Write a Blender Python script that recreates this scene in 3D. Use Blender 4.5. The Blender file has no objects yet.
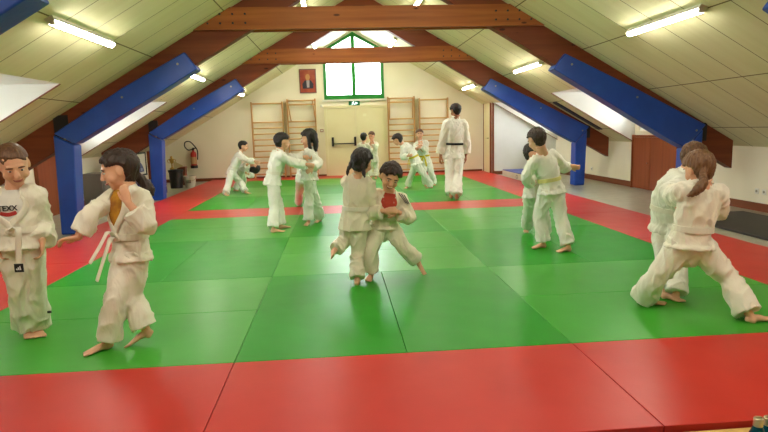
import bpy, bmesh, math, random
from mathutils import Vector, Matrix, noise
random.seed(4)
C = bpy.context.scene.collection
PI = math.pi
def rad(a): return math.radians(a)

# ------------------------------------------------------------------ camera
CAM = Vector((0.63832, -3.25438, 1.29961))
YAW, PITCH, ROLL, FPX = 0.076318, 0.14698, -0.028052, 582.635
cy, sy, cp, sp = math.cos(YAW), math.sin(YAW), math.cos(PITCH), math.sin(PITCH)
FW = Vector((sy*cp, cy*cp, -sp)); RT0 = Vector((cy, -sy, 0)); UP0 = RT0.cross(FW)
RT = RT0*math.cos(ROLL) + UP0*math.sin(ROLL)
UPV = UP0*math.cos(ROLL) - RT0*math.sin(ROLL)
cam = bpy.data.cameras.new('camera'); co = bpy.data.objects.new('camera', cam); C.objects.link(co)
M = Matrix((RT, UPV, -FW)).transposed().to_4x4(); M.translation = CAM
co.matrix_world = M
cam.sensor_width = 36; cam.lens = FPX/768*36; cam.clip_start = 0.05; cam.clip_end = 200
bpy.context.scene.camera = co

def ray(px, py): return FW + RT*((px-384)/FPX) - UPV*((py-216)/FPX)
def at(px, py, y):
    r = ray(px, py); return CAM + r*((y-CAM.y)/r.y)
def fl(px, py, z=0.0):
    r = ray(px, py); return CAM + r*((z-CAM.z)/r.z)

# ------------------------------------------------------------------ materials
def srgb(r, g, b):
    f = lambda c: ((c/255)/12.92 if c/255 <= 0.04045 else (((c/255)+0.055)/1.055)**2.4)
    return (f(r), f(g), f(b), 1)
def mat(name, col, rough=0.6, metal=0, spec=0.5, **kw):
    m = bpy.data.materials.new(name); m.use_nodes = True
    nt = m.node_tree; b = nt.nodes['Principled BSDF']
    b.inputs['Base Color'].default_value = col
    b.inputs['Roughness'].default_value = rough; b.inputs['Metallic'].default_value = metal
    b.inputs['Specular IOR Level'].default_value = spec
    for k, v in kw.items(): b.inputs[k.replace('_', ' ')].default_value = v
    return m
def N(m, t, **kw):
    n = m.node_tree.nodes.new(t)
    for k, v in kw.items(): setattr(n, k, v)
    return n
def L(m, a, b): m.node_tree.links.new(a, b)
def ramp(m, fac, stops):
    r = N(m, 'ShaderNodeValToRGB'); L(m, fac, r.inputs[0])
    e = r.color_ramp.elements
    while len(e) < len(stops): e.new(0.5)
    for i, (p, c) in enumerate(stops): e[i].position = p; e[i].color = c
    return r.outputs[0]
def objco(m, scale=(1, 1, 1)):
    t = N(m, 'ShaderNodeTexCoord'); mp = N(m, 'ShaderNodeMapping'); mp.inputs['Scale'].default_value = scale
    L(m, t.outputs['Object'], mp.inputs[0]); return mp.outputs[0]
def noisy(name, c1, c2, scale=(4, 4, 4), rough=0.6, bump=0.0, bscale=None, detail=4, nscale=1.0, spec=0.5, **kw):
    m = mat(name, c1, rough, spec=spec, **kw)
    b = m.node_tree.nodes['Principled BSDF']
    n = N(m, 'ShaderNodeTexNoise'); n.inputs['Scale'].default_value = nscale; n.inputs['Detail'].default_value = detail
    L(m, objco(m, scale), n.inputs['Vector'])
    L(m, ramp(m, n.outputs['Fac'], [(0.35, c1), (0.65, c2)]), b.inputs['Base Color'])
    if bump:
        n2 = N(m, 'ShaderNodeTexNoise'); n2.inputs['Scale'].default_value = 1; n2.inputs['Detail'].default_value = 3
        L(m, objco(m, bscale or scale), n2.inputs['Vector'])
        bp = N(m, 'ShaderNodeBump'); bp.inputs['Strength'].default_value = bump; bp.inputs['Distance'].default_value = 0.01
        L(m, n2.outputs['Fac'], bp.inputs['Height']); L(m, bp.outputs[0], b.inputs['Normal'])
    return m
def emis(name, col, s):
    m = bpy.data.materials.new(name); m.use_nodes = True; nt = m.node_tree
    nt.nodes.clear(); e = nt.nodes.new('ShaderNodeEmission'); o = nt.nodes.new('ShaderNodeOutputMaterial')
    e.inputs[0].default_value = col; e.inputs[1].default_value = s; nt.links.new(e.outputs[0], o.inputs[0]); return m

def wood(name, c1, c2, axis='x', rough=0.5, knots=True):
    m = mat(name, c1, rough, spec=0.3); b = m.node_tree.nodes['Principled BSDF']
    s = {'x': (0.7, 14, 14), 'y': (14, 0.7, 14), 'z': (14, 14, 0.7)}[axis]
    n = N(m, 'ShaderNodeTexNoise'); n.inputs['Scale'].default_value = 1; n.inputs['Detail'].default_value = 5
    L(m, objco(m, s), n.inputs['Vector'])
    col = ramp(m, n.outputs['Fac'], [(0.3, c1), (0.7, c2)])
    if knots:
        v = N(m, 'ShaderNodeTexVoronoi'); v.inputs['Scale'].default_value = 1
        L(m, objco(m, {'x': (2.2, 6, 6), 'y': (6, 2.2, 6), 'z': (6, 6, 2.2)}[axis]), v.inputs['Vector'])
        mx = N(m, 'ShaderNodeMix', data_type='RGBA')
        L(m, ramp(m, v.outputs['Distance'], [(0.07, (1, 1, 1, 1)), (0.12, (0, 0, 0, 1))]), mx.inputs[0])
        L(m, col, mx.inputs[6]); mx.inputs[7].default_value = (c1[0]*.3, c1[1]*.25, c1[2]*.25, 1); col = mx.outputs[2]
    L(m, col, b.inputs['Base Color'])
    return m

M_wall = noisy('wall_plaster', srgb(235, 227, 202), srgb(239, 232, 209), (1.5, 1.5, 1.5), 0.75, 0.15, (60, 60, 60))
M_white = noisy('white_board_wall', srgb(222, 222, 214), srgb(228, 228, 222), (2, 2, 2), 0.6)
M_floor = noisy('grey_lino', srgb(150, 147, 128), srgb(166, 163, 144), (7, 7, 7), 0.28)
M_timber = wood('glulam_timber', srgb(136, 74, 32), srgb(170, 100, 48), 'x', 0.5)
M_timber2 = wood('rafter_timber', srgb(106, 50, 26), srgb(128, 64, 34), 'x', 0.5)
M_closet = wood('closet_wood', srgb(128, 62, 30), srgb(146, 76, 40), 'z', 0.45, False)
M_bars = wood('wall_bar_wood', srgb(204, 162, 100), srgb(216, 176, 116), 'x', 0.45, False)
M_barsv = wood('wall_bar_upright_wood', srgb(180, 136, 80), srgb(196, 152, 96), 'z', 0.45, False)
M_base = wood('baseboard_wood', srgb(116, 60, 36), srgb(132, 74, 44), 'y', 0.5, False)
M_blue = noisy('blue_vinyl', srgb(24, 68, 166), srgb(28, 76, 178), (3, 3, 3), 0.38, 0.35, (9, 9, 9))
M_blue2 = noisy('crash_mat_blue', srgb(50, 66, 140), srgb(58, 74, 150), (3, 3, 3), 0.5, 0.3, (9, 9, 9))
M_green = mat('window_green_paint', srgb(30, 130, 44), 0.4)
M_door = noisy('cream_door', srgb(222, 212, 168), srgb(226, 217, 176), (2, 2, 2), 0.5)
M_black = mat('black_plastic', srgb(22, 22, 22), 0.5)
M_steel = mat('dark_steel', srgb(26, 26, 28), 0.5)
M_chrome = mat('bright_metal', srgb(210, 205, 190), 0.25, 1)
M_whiteplast = mat('white_plastic', srgb(226, 224, 212), 0.4)
M_dark = noisy('black_rubber_mat', srgb(44, 41, 38), srgb(52, 48, 44), (6, 6, 6), 0.6)
M_red = mat('red_paint', srgb(170, 30, 22), 0.35)
M_tube = emis('lit_tube', (1.0, 0.94, 0.81, 1), 34)
M_tubecap = mat('tube_housing', srgb(225, 222, 205), 0.5)

def tatami(name, c1, c2, rough, bdir=(90, 260)):
    m = mat(name, c1, rough, spec=0.3); b = m.node_tree.nodes['Principled BSDF']
    n = N(m, 'ShaderNodeTexNoise'); n.inputs['Scale'].default_value = 1.0; n.inputs['Detail'].default_value = 5
    t = N(m, 'ShaderNodeNewGeometry'); mp = N(m, 'ShaderNodeMapping'); mp.inputs['Scale'].default_value = (2.2, 2.2, 2.2)
    L(m, t.outputs['Position'], mp.inputs[0]); L(m, mp.outputs[0], n.inputs['Vector'])
    L(m, ramp(m, n.outputs['Fac'], [(0.3, c1), (0.7, c2)]), b.inputs['Base Color'])
    r = N(m, 'ShaderNodeMapRange'); r.inputs[3].default_value = rough-0.04; r.inputs[4].default_value = rough+0.04
    n3 = N(m, 'ShaderNodeTexNoise'); n3.inputs['Scale'].default_value = 5; n3.inputs['Detail'].default_value = 6
    L(m, t.outputs['Position'], n3.inputs['Vector']); L(m, n3.outputs['Fac'], r.inputs[0]); L(m, r.outputs[0], b.inputs['Roughness'])
    n2 = N(m, 'ShaderNodeTexNoise'); n2.inputs['Scale'].default_value = 1
    L(m, objco(m, (bdir[0], bdir[1], 60)), n2.inputs['Vector'])
    bp = N(m, 'ShaderNodeBump'); bp.inputs['Strength'].default_value = 0.12; bp.inputs['Distance'].default_value = 0.002
    L(m, n2.outputs['Fac'], bp.inputs['Height']); L(m, bp.outputs[0], b.inputs['Normal'])
    return m
# the embossed rice-straw grain runs along each mat, so crosswise mats shine paler; that sheen is painted into their green
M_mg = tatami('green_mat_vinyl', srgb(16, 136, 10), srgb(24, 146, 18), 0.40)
M_mgx = tatami('green_mat_vinyl_sheen', srgb(54, 152, 38), srgb(62, 160, 48), 0.34)
M_mr = tatami('red_mat_vinyl', srgb(182, 36, 30), srgb(192, 44, 36), 0.38)

def ceilmat():
    m = mat('ceiling_boards', srgb(205, 200, 160), 0.7); b = m.node_tree.nodes['Principled BSDF']
    g = N(m, 'ShaderNodeNewGeometry'); s = N(m, 'ShaderNodeSeparateXYZ'); L(m, g.outputs['Position'], s.inputs[0])
    def groove(out, period, off, w):
        a = N(m, 'ShaderNodeMath', operation='ADD'); a.inputs[1].default_value = off; L(m, out, a.inputs[0])
        d = N(m, 'ShaderNodeMath', operation='DIVIDE'); d.inputs[1].default_value = period; L(m, a.outputs[0], d.inputs[0])
        f = N(m, 'ShaderNodeMath', operation='FRACT'); L(m, d.outputs[0], f.inputs[0])
        k = N(m, 'ShaderNodeMath', operation='LESS_THAN'); k.inputs[1].default_value = w/period; L(m, f.outputs[0], k.inputs[0])
        return k.outputs[0]
    ax = N(m, 'ShaderNodeMath', operation='SUBTRACT'); ax.inputs[1].default_value = 1.2; L(m, s.outputs[0], ax.inputs[0])
    ab = N(m, 'ShaderNodeMath', operation='ABSOLUTE'); L(m, ax.outputs[0], ab.inputs[0])
    g1 = groove(s.outputs[1], 0.6, 20.2, 0.012); g2 = groove(ab.outputs[0], 1.02, 10.2-3.05, 0.014)
    mx = N(m, 'ShaderNodeMath', operation='MAXIMUM'); L(m, g1, mx.inputs[0]); L(m, g2, mx.inputs[1])
    n = N(m, 'ShaderNodeTexNoise'); n.inputs['Scale'].default_value = 1; n.inputs['Detail'].default_value = 3
    L(m, objco(m, (0.8, 8, 0.8)), n.inputs['Vector'])
    c = ramp(m, n.outputs['Fac'], [(0.3, srgb(218, 213, 168)), (0.7, srgb(225, 221, 180))])
    mc = N(m, 'ShaderNodeMix', data_type='RGBA'); L(m, mx.outputs[0], mc.inputs[0]); L(m, c, mc.inputs[6])
    mc.inputs[7].default_value = srgb(120, 108, 66); L(m, mc.outputs[2], b.inputs['Base Color'])
    return m
M_ceil = ceilmat()

# ------------------------------------------------------------------ mesh helpers
def box(bm, lo, hi):
    x0, y0, z0 = lo; x1, y1, z1 = hi
    v = [bm.verts.new(p) for p in [(x0,y0,z0),(x1,y0,z0),(x1,y1,z0),(x0,y1,z0),(x0,y0,z1),(x1,y0,z1),(x1,y1,z1),(x0,y1,z1)]]
    for f in [(3,2,1,0),(4,5,6,7),(0,1,5,4),(1,2,6,5),(2,3,7,6),(3,0,4,7)]: bm.faces.new([v[i] for i in f])
def prism(bm, poly, y0, y1):
    """closed solid: polygon in XZ extruded along Y"""
    a = [bm.verts.new((x, y0, z)) for x, z in poly]; b = [bm.verts.new((x, y1, z)) for x, z in poly]
    n = len(poly); bm.faces.new(a); bm.faces.new(b[::-1])
    for i in range(n): bm.faces.new([a[(i+1) % n], a[i], b[i], b[(i+1) % n]])
def prismz(bm, poly, z0, z1):
    a = [bm.verts.new((x, y, z0)) for x, y in poly]; b = [bm.verts.new((x, y, z1)) for x, y in poly]
    n = len(poly); bm.faces.new(a[::-1]); bm.faces.new(b)
    for i in range(n): bm.faces.new([a[i], a[(i+1) % n], b[(i+1) % n], b[i]])
def cyl(bm, p, q, r, seg=12, r2=None, caps=True):
    p, q = Vector(p), Vector(q); d = (q-p).normalized(); r2 = r if r2 is None else r2
    s = d.orthogonal().normalized(); t = d.cross(s)
    A = [bm.verts.new(p+(s*math.cos(2*PI*i/seg)+t*math.sin(2*PI*i/seg))*r) for i in range(seg)]
    B = [bm.verts.new(q+(s*math.cos(2*PI*i/seg)+t*math.sin(2*PI*i/seg))*r2) for i in range(seg)]
    for i in range(seg): bm.faces.new([A[i], A[(i+1) % seg], B[(i+1) % seg], B[i]])
    if caps: bm.faces.new(A[::-1]); bm.faces.new(B)
def lathe(bm, prof, c=(0, 0, 0), seg=20):
    rings = [[bm.verts.new((c[0]+r*math.cos(2*PI*i/seg), c[1]+r*math.sin(2*PI*i/seg), c[2]+z)) for i in range(seg)] for r, z in prof]
    for a, b in zip(rings, rings[1:]):
        for i in range(seg): bm.faces.new([a[i], a[(i+1) % seg], b[(i+1) % seg], b[i]])
    bm.faces.new(rings[0][::-1]); bm.faces.new(rings[-1])
def obj(name, bm, m, parent=None, bevel=0, smooth=False, fix=True):
    if fix: bmesh.ops.recalc_face_normals(bm, faces=bm.faces)
    me = bpy.data.meshes.new(name); bm.to_mesh(me); bm.free()
    for mm in (m if isinstance(m, (list, tuple)) else [m]): me.materials.append(mm)
    if smooth:
        for p in me.polygons: p.use_smooth = True
    o = bpy.data.objects.new(name, me); C.objects.link(o)
    if parent:
        o.parent = parent
        o.matrix_parent_inverse = Matrix.Translation(-parent.location)
    if bevel:
        b = o.modifiers.new('bevel', 'BEVEL'); b.width = bevel; b.segments = 3; b.limit_method = 'ANGLE'
        for p in me.polygons: p.use_smooth = True
        w = o.modifiers.new('wn', 'WEIGHTED_NORMAL')
    return o
def B(name, boxes, m, parent=None, bevel=0):
    bm = bmesh.new()
    for lo, hi in boxes: box(bm, lo, hi)
    return obj(name, bm, m, parent, bevel, fix=False)
def tag(o, label, cat, group=None, kind=None):
    if label: o['label'] = label
    if cat: o['category'] = cat
    if group: o['group'] = group
    if kind: o['kind'] = kind
    return o
def thing(name, label, cat, loc, group=None):
    o = bpy.data.objects.new(name, None); C.objects.link(o); o.location = loc; o.empty_display_size = 0.1
    return tag(o, label, cat, group)
def struct(o, label=None, cat=None):
    o['kind'] = 'structure'
    if label: o['label'] = label
    return o
def S(name, boxes, m, parent=None, bevel=0):
    o = B(name, boxes, m, parent, bevel)
    return o if parent else struct(o)

# ------------------------------------------------------------------ room shell
XL, XR, YF, YB, RX, RZ, SL, FZ = -4.4, 6.8, -6.0, 14.0, 1.2, 4.15, 0.58, -0.04
def roof(x): return RZ - SL*abs(x-RX)
S('floor', [((XL-.2, YF-.2, FZ-.1), (XR+.2, YB+.2, FZ))], M_floor)
# sloped ceiling: strips of board with openings for the dormers
bm = bmesh.new()
def slab(x0, x1, y0, y1):
    prism(bm, [(x0, roof(x0)), (x1, roof(x1)), (x1, roof(x1)+.12), (x0, roof(x0)+.12)], y0, y1)
DL = [(1.7, 4.1), (6.1, 8.5)]; DR = [(6.1, 8.5), (10.4, 12.8)]
slab(-2.6, RX, YF, YB+.2); slab(RX, 5.0, YF, YB+.2)
ys = [YF]+[v for d in DL for v in d]+[YB+.2]
for i in range(0, len(ys), 2): slab(XL, -2.6, ys[i], ys[i+1])
ys = [YF]+[v for d in DR for v in d]+[YB+.2]
for i in range(0, len(ys), 2): slab(5.0, XR, ys[i], ys[i+1])
struct(obj('ceiling', bm, M_ceil))
bm = bmesh.new()
DZ = roof(5.0)
M_ceil2 = noisy('dormer_lining', srgb(216, 214, 200), srgb(222, 220, 208), (2, 2, 2), 0.6)
for (xa, xb, ds) in ((-2.6, XL, DL), (5.0, XR, DR)):
    s = 1 if xb > xa else -1
    for y0, y1 in ds:
        box(bm, (min(xa, xb), y0, DZ+.001), (max(xa, xb)+.0, y1, DZ+.1))
        for yy in (y0-.068, y1-.012):
            prism(bm, [(xa+s*.01, DZ+.1), (xb, DZ+.1), (xb, roof(xb)+.002), (xa+s*.01, roof(xa)-.004)], yy, yy+.08)
struct(obj('ceiling_dormer_lining', bm, M_ceil2))
# dormer rim trims (thin brown edges)
bm = bmesh.new()
for (xa, xb, ds) in ((-2.6, XL, DL), (5.0, XR, DR)):
    for y0, y1 in ds:
        for yy in (y0+.013, y1-.036):
            prism(bm, [(xa, roof(xa)-.002), (xb, roof(xb)-.002), (xb, roof(xb)-.014), (xa, roof(xa)-.014)], yy, yy+.025)
struct(obj('trim_1', bm, M_base))
bm = bmesh.new()
prism(bm, [(5.28, roof(5.28)-.001), (6.3, roof(6.3)-.001), (6.3, roof(6.3)-.02), (5.28, roof(5.28)-.02)], 8.92, 9.12)  # dark strip painting in the shadow gap between ceiling and rafter
struct(obj('shadow_gap_strip', bm, M_steel))

# knee walls, with window openings inside the dormers
def kneewall(name, x0, x1, ds):
    zt = roof(XR)+.03
    bx = [((x0, YF-.1, FZ), (x1, YB+.1, zt))]
    for y0, y1 in ds:
        a, b = y0+.15, y1-.15
        bx += [((x0, y0, zt), (x1, a, DZ+.05)), ((x0, b, zt), (x1, y1, DZ+.05)), ((x0, a, zt), (x1, b, 1.14)), ((x0, a, DZ-.06), (x1, b, DZ+.05))]
    S(name, bx, M_wall)
kneewall('wall_left', XL-.12, XL, DL); kneewall('wall_right', XR, XR+.12, DR)
def glassmat():
    m = bpy.data.materials.new('window_glass'); m.use_nodes = True; nt = m.node_tree; nt.nodes.clear()
    o = nt.nodes.new('ShaderNodeOutputMaterial'); mx = nt.nodes.new('ShaderNodeMixShader')
    t = nt.nodes.new('ShaderNodeBsdfTransparent'); g = nt.nodes.new('ShaderNodeBsdfGlossy'); g.inputs['Roughness'].default_value = 0.05
    fr = nt.nodes.new('ShaderNodeFresnel'); fr.inputs[0].default_value = 1.3
    nt.links.new(fr.outputs[0], mx.inputs[0]); nt.links.new(t.outputs[0], mx.inputs[1]); nt.links.new(g.outputs[0], mx.inputs[2]); nt.links.new(mx.outputs[0], o.inputs[0])
    return m
M_glass = glassmat()
k = 2
for x0, s, ds in ((XL-.08, -1, DL), (XR+.03, 1, DR)):
    for y0, y1 in ds:
        a, b = y0+.15, y1-.15
        w = S('window_%d' % k, [((x0, a, 1.14), (x0+.05, a+.06, DZ-.06)), ((x0, b-.06, 1.14), (x0+.05, b, DZ-.06)), ((x0, a+.06, 1.14), (x0+.05, b-.06, 1.20)), ((x0, a+.06, DZ-.12), (x0+.05, b-.06, DZ-.06)), ((x0, (a+b)/2-.03, 1.20), (x0+.05, (a+b)/2+.03, DZ-.12))], M_whiteplast)
        B('pane', [((x0+.02, a+.06, 1.20), (x0+.026, b-.06, DZ-.12))], M_glass, w)
        k += 1
# back wall with window_1 and the double door below it
WX0, WX1, WXC, WZ0, WZ1, WZT = 0.32, 2.06, 1.19, 2.20, 3.60, 4.09
bm = bmesh.new()
def P2(*a): prism(bm, list(a), YB, YB+.2)
P2((XL-.1, FZ), (WX0, FZ), (WX0, roof(WX0)+.05), (XL-.1, roof(XL-.1)+.05))
P2((WX1, FZ), (XR+.1, FZ), (XR+.1, roof(XR+.1)+.05), (WX1, roof(WX1)+.05))
P2((WX0, FZ), (WX1, FZ), (WX1, WZ0), (WX0, WZ0))
P2((WX0, WZ1), (WXC, WZT), (WXC, roof(WXC)+.05), (WX0, roof(WX0)+.05))
P2((WXC, WZT), (WX1, WZ1), (WX1, roof(WX1)+.05), (WXC, roof(WXC)+.05))
struct(obj('wall_back', bm, M_wall))
S('wall_front', [((XL-.1, YF-.2, FZ), (XR+.1, YF, 4.4))], M_wall)
bm = bmesh.new()
t = .09
prism(bm, [(WX0, WZ0), (WX0+t, WZ0), (WX0+t, WZ1-.0), (WX0, WZ1)], YB-.03, YB+.05)
prism(bm, [(WX1-t, WZ0), (WX1, WZ0), (WX1, WZ1), (WX1-t, WZ1)], YB-.03, YB+.05)
box(bm, (WX0+t, YB-.03, WZ0), (WX1-t, YB+.05, WZ0+.13))
box(bm, (WXC-.055, YB-.03, WZ0+.13), (WXC+.055, YB+.05, WZT-.1))
box(bm, (WX0+t, YB-.03, 3.34), (WX1-t, YB+.05, 3.44))
prism(bm, [(WX0, WZ1), (WX0+t, WZ1-.03), (WXC, WZT-.1), (WXC, WZT)], YB-.03, YB+.05)
prism(bm, [(WX1, WZ1), (WX1-t, WZ1-.03), (WXC, WZT-.1), (WXC, WZT)], YB-.03, YB+.05)
w1 = struct(obj('window_1', bm, M_green))
bm = bmesh.new()
prism(bm, [(WX0+t, WZ0+.09), (WX1-t, WZ0+.09), (WX1-t, WZ1-.03), (WXC, WZT-.1), (WX0+t, WZ1-.03)], YB+.02, YB+.03)
obj('pane', bm, M_glass, w1)
B('window_sill', [((WX0-.06, YB-.06, WZ0-.05), (WX1+.06, YB, WZ0))], M_whiteplast, w1)
# emergency double door
D = S('door_1', [((0.30, YB-.05, FZ), (0.37, YB, 2.02)), ((2.06, YB-.05, FZ), (2.13, YB, 2.02)), ((0.37, YB-.05, 1.95), (2.06, YB, 2.02))], M_door)
B('door_leaf', [((0.375, YB-.035, FZ+.005), (1.205, YB, 1.945))], M_door, D)
B('door_leaf', [((1.215, YB-.035, FZ+.005), (2.055, YB, 1.945))], M_door, D)
bm = bmesh.new()
for x in (.52, 1.17):
    box(bm, (x-.03, YB-.10, .86), (x+.03, YB-.035, 1.12))
cyl(bm, (.52, YB-.09, .93), (1.17, YB-.09, .93), .016, 10)
obj('push_bar', bm, M_black, D)
B('notice', [((1.42, YB-.038, 1.70), (1.52, YB-.0352, 1.78))], mat('pale_paper', srgb(232, 226, 190)), D)
# small room jutting into the far right corner, with a narrow cream door in its side
YJ = 12.9
S('wall_partition', [((5.0, YJ+.0, FZ), (XR, YJ+.1, 2.2)), ((5.0, YJ+.1, FZ), (5.1, YB, 2.2))], M_white)
D2 = S('door_2', [((4.955, 13.06, FZ), (5.0, 13.12, 2.0)), ((4.955, 13.80, FZ), (5.0, 13.86, 2.0))], M_base)
B('door_leaf', [((4.965, 13.12, FZ), (5.0, 13.80, 2.0))], M_door, D2)
bm = bmesh.new(); cyl(bm, (4.95, 13.18, .98), (4.90, 13.18, .98), .012); cyl(bm, (4.905, 13.18, .98), (4.905, 13.32, .98), .012)
obj('door_handle', bm, M_chrome, D2)
S('trim_3', [((4.97, YJ-.02, FZ), (5.02, YJ+.02, 1.98))], M_base)
# baseboards
S('baseboard_right', [((XR-.02, YF, FZ), (XR, 6.86, .08)), ((XR-.02, 8.52, FZ), (XR, YJ, .08))], M_base)
S('baseboard_left', [((XL, YF, FZ), (XL+.02, 6.86, .08)), ((XL, 8.52, FZ), (XL+.02, YB, .08))], M_base)
S('baseboard_back', [((XL, YB-.02, FZ), (.30, YB, .05)), ((2.13, YB-.02, FZ), (4.95, YB, .05))], M_base)
S('baseboard_partition', [((5.02, YJ-.02, FZ), (XR-.02, YJ, .06))], M_base)

# ------------------------------------------------------------------ built-in closets in the knee walls
def closet(x0, s, label, nm='closet'):
    o = thing(nm, label, 'closet', (x0, 7.69, FZ))
    y0, y1, zt = 6.87, 8.5, 1.05
    a, b = sorted((x0, x0-s*.06))
    B('frame', [((a, y0, FZ), (b, y0+.04, zt)), ((a, y1-.04, FZ), (b, y1, zt)), ((a, y0+.04, zt-.04), (b, y1-.04, zt))], M_closet, o)
    a2, b2 = sorted((x0, x0-s*.045))
    ym = 7.79
    B('door', [((a2, y0+.045, FZ+.01), (b2, ym-.004, zt-.045))], M_closet, o)
    d = B('door', [((a2, ym+.004, FZ+.01), (b2, y1-.045, zt-.045))], M_closet, o)
    xs = x0-s*.045
    bm = bmesh.new(); cyl(bm, (xs, ym+.06, .5), (xs-s*.03, ym+.06, .5), .012, 10)
    obj('knob', bm, M_chrome, d)
    return o
closet(XR, 1, 'low brown wooden double-door closet in the right-hand knee wall', 'closet')
closet(XL, -1, 'low brown wooden closet in the left knee wall behind the padded post', 'closet')

# ------------------------------------------------------------------ roof trusses
def truss(y, label):
    o = thing('roof_truss', label, 'roof truss', (RX, y, 2.7), 'timber trusses carrying the roof')
    ra, rb = y+.02, y+.18
    def raf(s, xe):
        bm = bmesh.new()
        top = lambda x: roof(x)-.004
        xs = [RX, RX+s*2, RX+s*3.5, xe]
        poly = [(x, top(x)) for x in xs]+[(x, top(x)-(.45 if x != xe else .42)) for x in xs[::-1]]
        prism(bm, poly, ra, rb); return obj('rafter', bm, M_timber2, o)
    raf(1, 6.64); raf(-1, -4.24)
    for a, b in ((y-.035, ra), (rb, rb+.055)):
        bm = bmesh.new()
        zb, zt = 2.715, 3.01
        dx = lambda z: (RZ-.006-z)/SL
        prism(bm, [(RX-dx(zb), zb), (RX+dx(zb), zb), (RX+dx(zt), zt), (RX-dx(zt), zt)], a, b)
        obj('collar_beam', bm, M_timber, o)
    for s in (-1, 1):     # bolt heads at the joints
        for i in range(4):
            for j in range(2):
                x = RX+s*(1.75+i*.17); z = 2.80+j*.12
                bm = bmesh.new(); cyl(bm, (x, y-.05, z), (x, y-.034, z), .014, 8)
                obj('bolt', bm, M_steel, o)
    for x0, x1, za, zb in ((-3.24, -3.05, 1.32, 1.62), (6.10, 6.20, 1.0, 1.27)):
        B('steel_bracket', [((x0, y-.0, za), (x1, y+.019, zb))], M_steel, o)
    bm = bmesh.new(); box(bm, (RX-.12, y-.02, 3.60), (RX+.12, y+.019, 3.85)); obj('ridge_plate', bm, M_steel, o)
    return o
TR = [0.78, 5.2, 9.3]
truss(TR[0], 'timber roof truss nearest the camera, only its padded rafter ends in the top corners')
truss(TR[1], 'timber roof truss with knotty collar beam crossing the top of the photo')
truss(TR[2], 'farther timber roof truss whose collar beam crosses in front of the gable window')
sides = {1: ('right-hand', 'right'), -1: ('left-hand', 'left')}
bay = ['nearest', 'middle', 'farther']
M_rivet = mat('rivet_metal', srgb(150, 150, 140), .4, 1)
def pads(i, y):
    ya, yb = y-.04, y+.22
    R = [(3.97, 2.32), (5.07, 1.79), (6.16, 1.24), (5.86, .90), (5.52, 1.08), (4.34, 1.78), (3.80, 2.10)]
    Lp = [(-1.40, 2.43), (-2.28, 1.96), (-3.24, 1.37), (-2.97, 1.22), (-1.72, 1.92), (-1.24, 2.20)]
    posts = {1: [(5.85, FZ), (6.08, FZ), (6.12, 1.18), (5.86, .885)], -1: [(-3.28, FZ), (-3.05, FZ), (-2.985, 1.205), (-3.245, 1.35)]}
    for s, P in ((1, R), (-1, Lp)):
        bm = bmesh.new(); prism(bm, P, ya, yb)
        o = obj('rafter_pad', bm, M_blue, None, bevel=.018)
        tag(o, 'blue padded sleeve along the %s rafter of the %s truss' % (sides[s][0], bay[i]), 'safety pad', 'blue pads on the rafters')
        for q in ((P[0][0]+(.10 if s > 0 else -.10), P[0][1]-.16), ((P[1][0]), P[1][1]-.12), (P[2][0]-(.15*s), P[2][1]-.08)):
            bm = bmesh.new(); cyl(bm, (q[0], ya-.006, q[1]), (q[0], ya+.003, q[1]), .016, 10)
            obj('rivet', bm, M_rivet, o)
        bm = bmesh.new(); prism(bm, posts[s], ya, yb)
        o = obj('post_pad', bm, M_blue, None, bevel=.02)
        tag(o, 'upright blue padded post on the %s side under the %s truss' % (sides[s][1], bay[i]), 'safety pad', 'blue padded posts')
for i, y in enumerate(TR): pads(i, y)

# ------------------------------------------------------------------ ceiling tubes
n_t = 0
for y, yl, wn in ((-1.3, 1.45, None), (3.05, 1.45, 'near'), (7.6, 1.45, 'middle'), (12.4, 1.35, 'far')):  # first row is unseen behind the camera, added for its light
    for x, xn in ((-1.87, 'left slope, low down'), (0.13, 'left slope, close to the ridge'), (2.2, 'right slope, close to the ridge'), (4.22, 'right slope, low down')):
        o = thing('ceiling_tube_light', 'bare fluorescent tube on the ceiling, %s, %s bay' % (xn, wn or 'unseen rear'), 'ceiling light', (x, y, roof(x)-.05), 'fluorescent tubes on the ceiling')
        s = 1 if x > RX else -1
        nrm = Vector((-SL*s, 0, -1)).normalized()
        c = Vector((x, y, roof(x)))
        bm = bmesh.new(); p = c+nrm*.012
        t1 = Vector((1, 0, -SL*s)).normalized()
        vs = []
        for (a, b_, d) in [(i, j, kk) for kk in (0.0, .048) for i, j in ((-1, -1), (1, -1), (1, 1), (-1, 1))]:
            vs.append(bm.verts.new(c+t1*(.04*a)+Vector((0, yl/2*b_, 0))+nrm*(d)))
        for f in [(3,2,1,0),(4,5,6,7),(0,1,5,4),(1,2,6,5),(2,3,7,6),(3,0,4,7)]: bm.faces.new([vs[q] for q in f])
        obj('housing', bm, M_tubecap, o)
        bm = bmesh.new(); cc = c+nrm*.050
        ra_ = [[bm.verts.new(cc+Vector((0, e*(yl/2-.03), 0))+t1*(.034*math.cos(q*PI/8))+nrm*(.022*math.sin(q*PI/8))) for q in range(16)] for e in (-1, 1)]
        for q in range(16): bm.faces.new([ra_[0][q], ra_[0][(q+1) % 16], ra_[1][(q+1) % 16], ra_[1][q]])
        bm.faces.new(ra_[0]); bm.faces.new(ra_[1][::-1])
        obj('tube', bm, M_tube, o, smooth=False)
        for e in (-1, 1):
            bm = bmesh.new(); ee = cc+Vector((0, e*(yl/2-.03), 0)); cyl(bm, ee, ee+Vector((0, e*.03, 0)), .026, 12)
            obj('end_cap', bm, M_tubecap, o)

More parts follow.
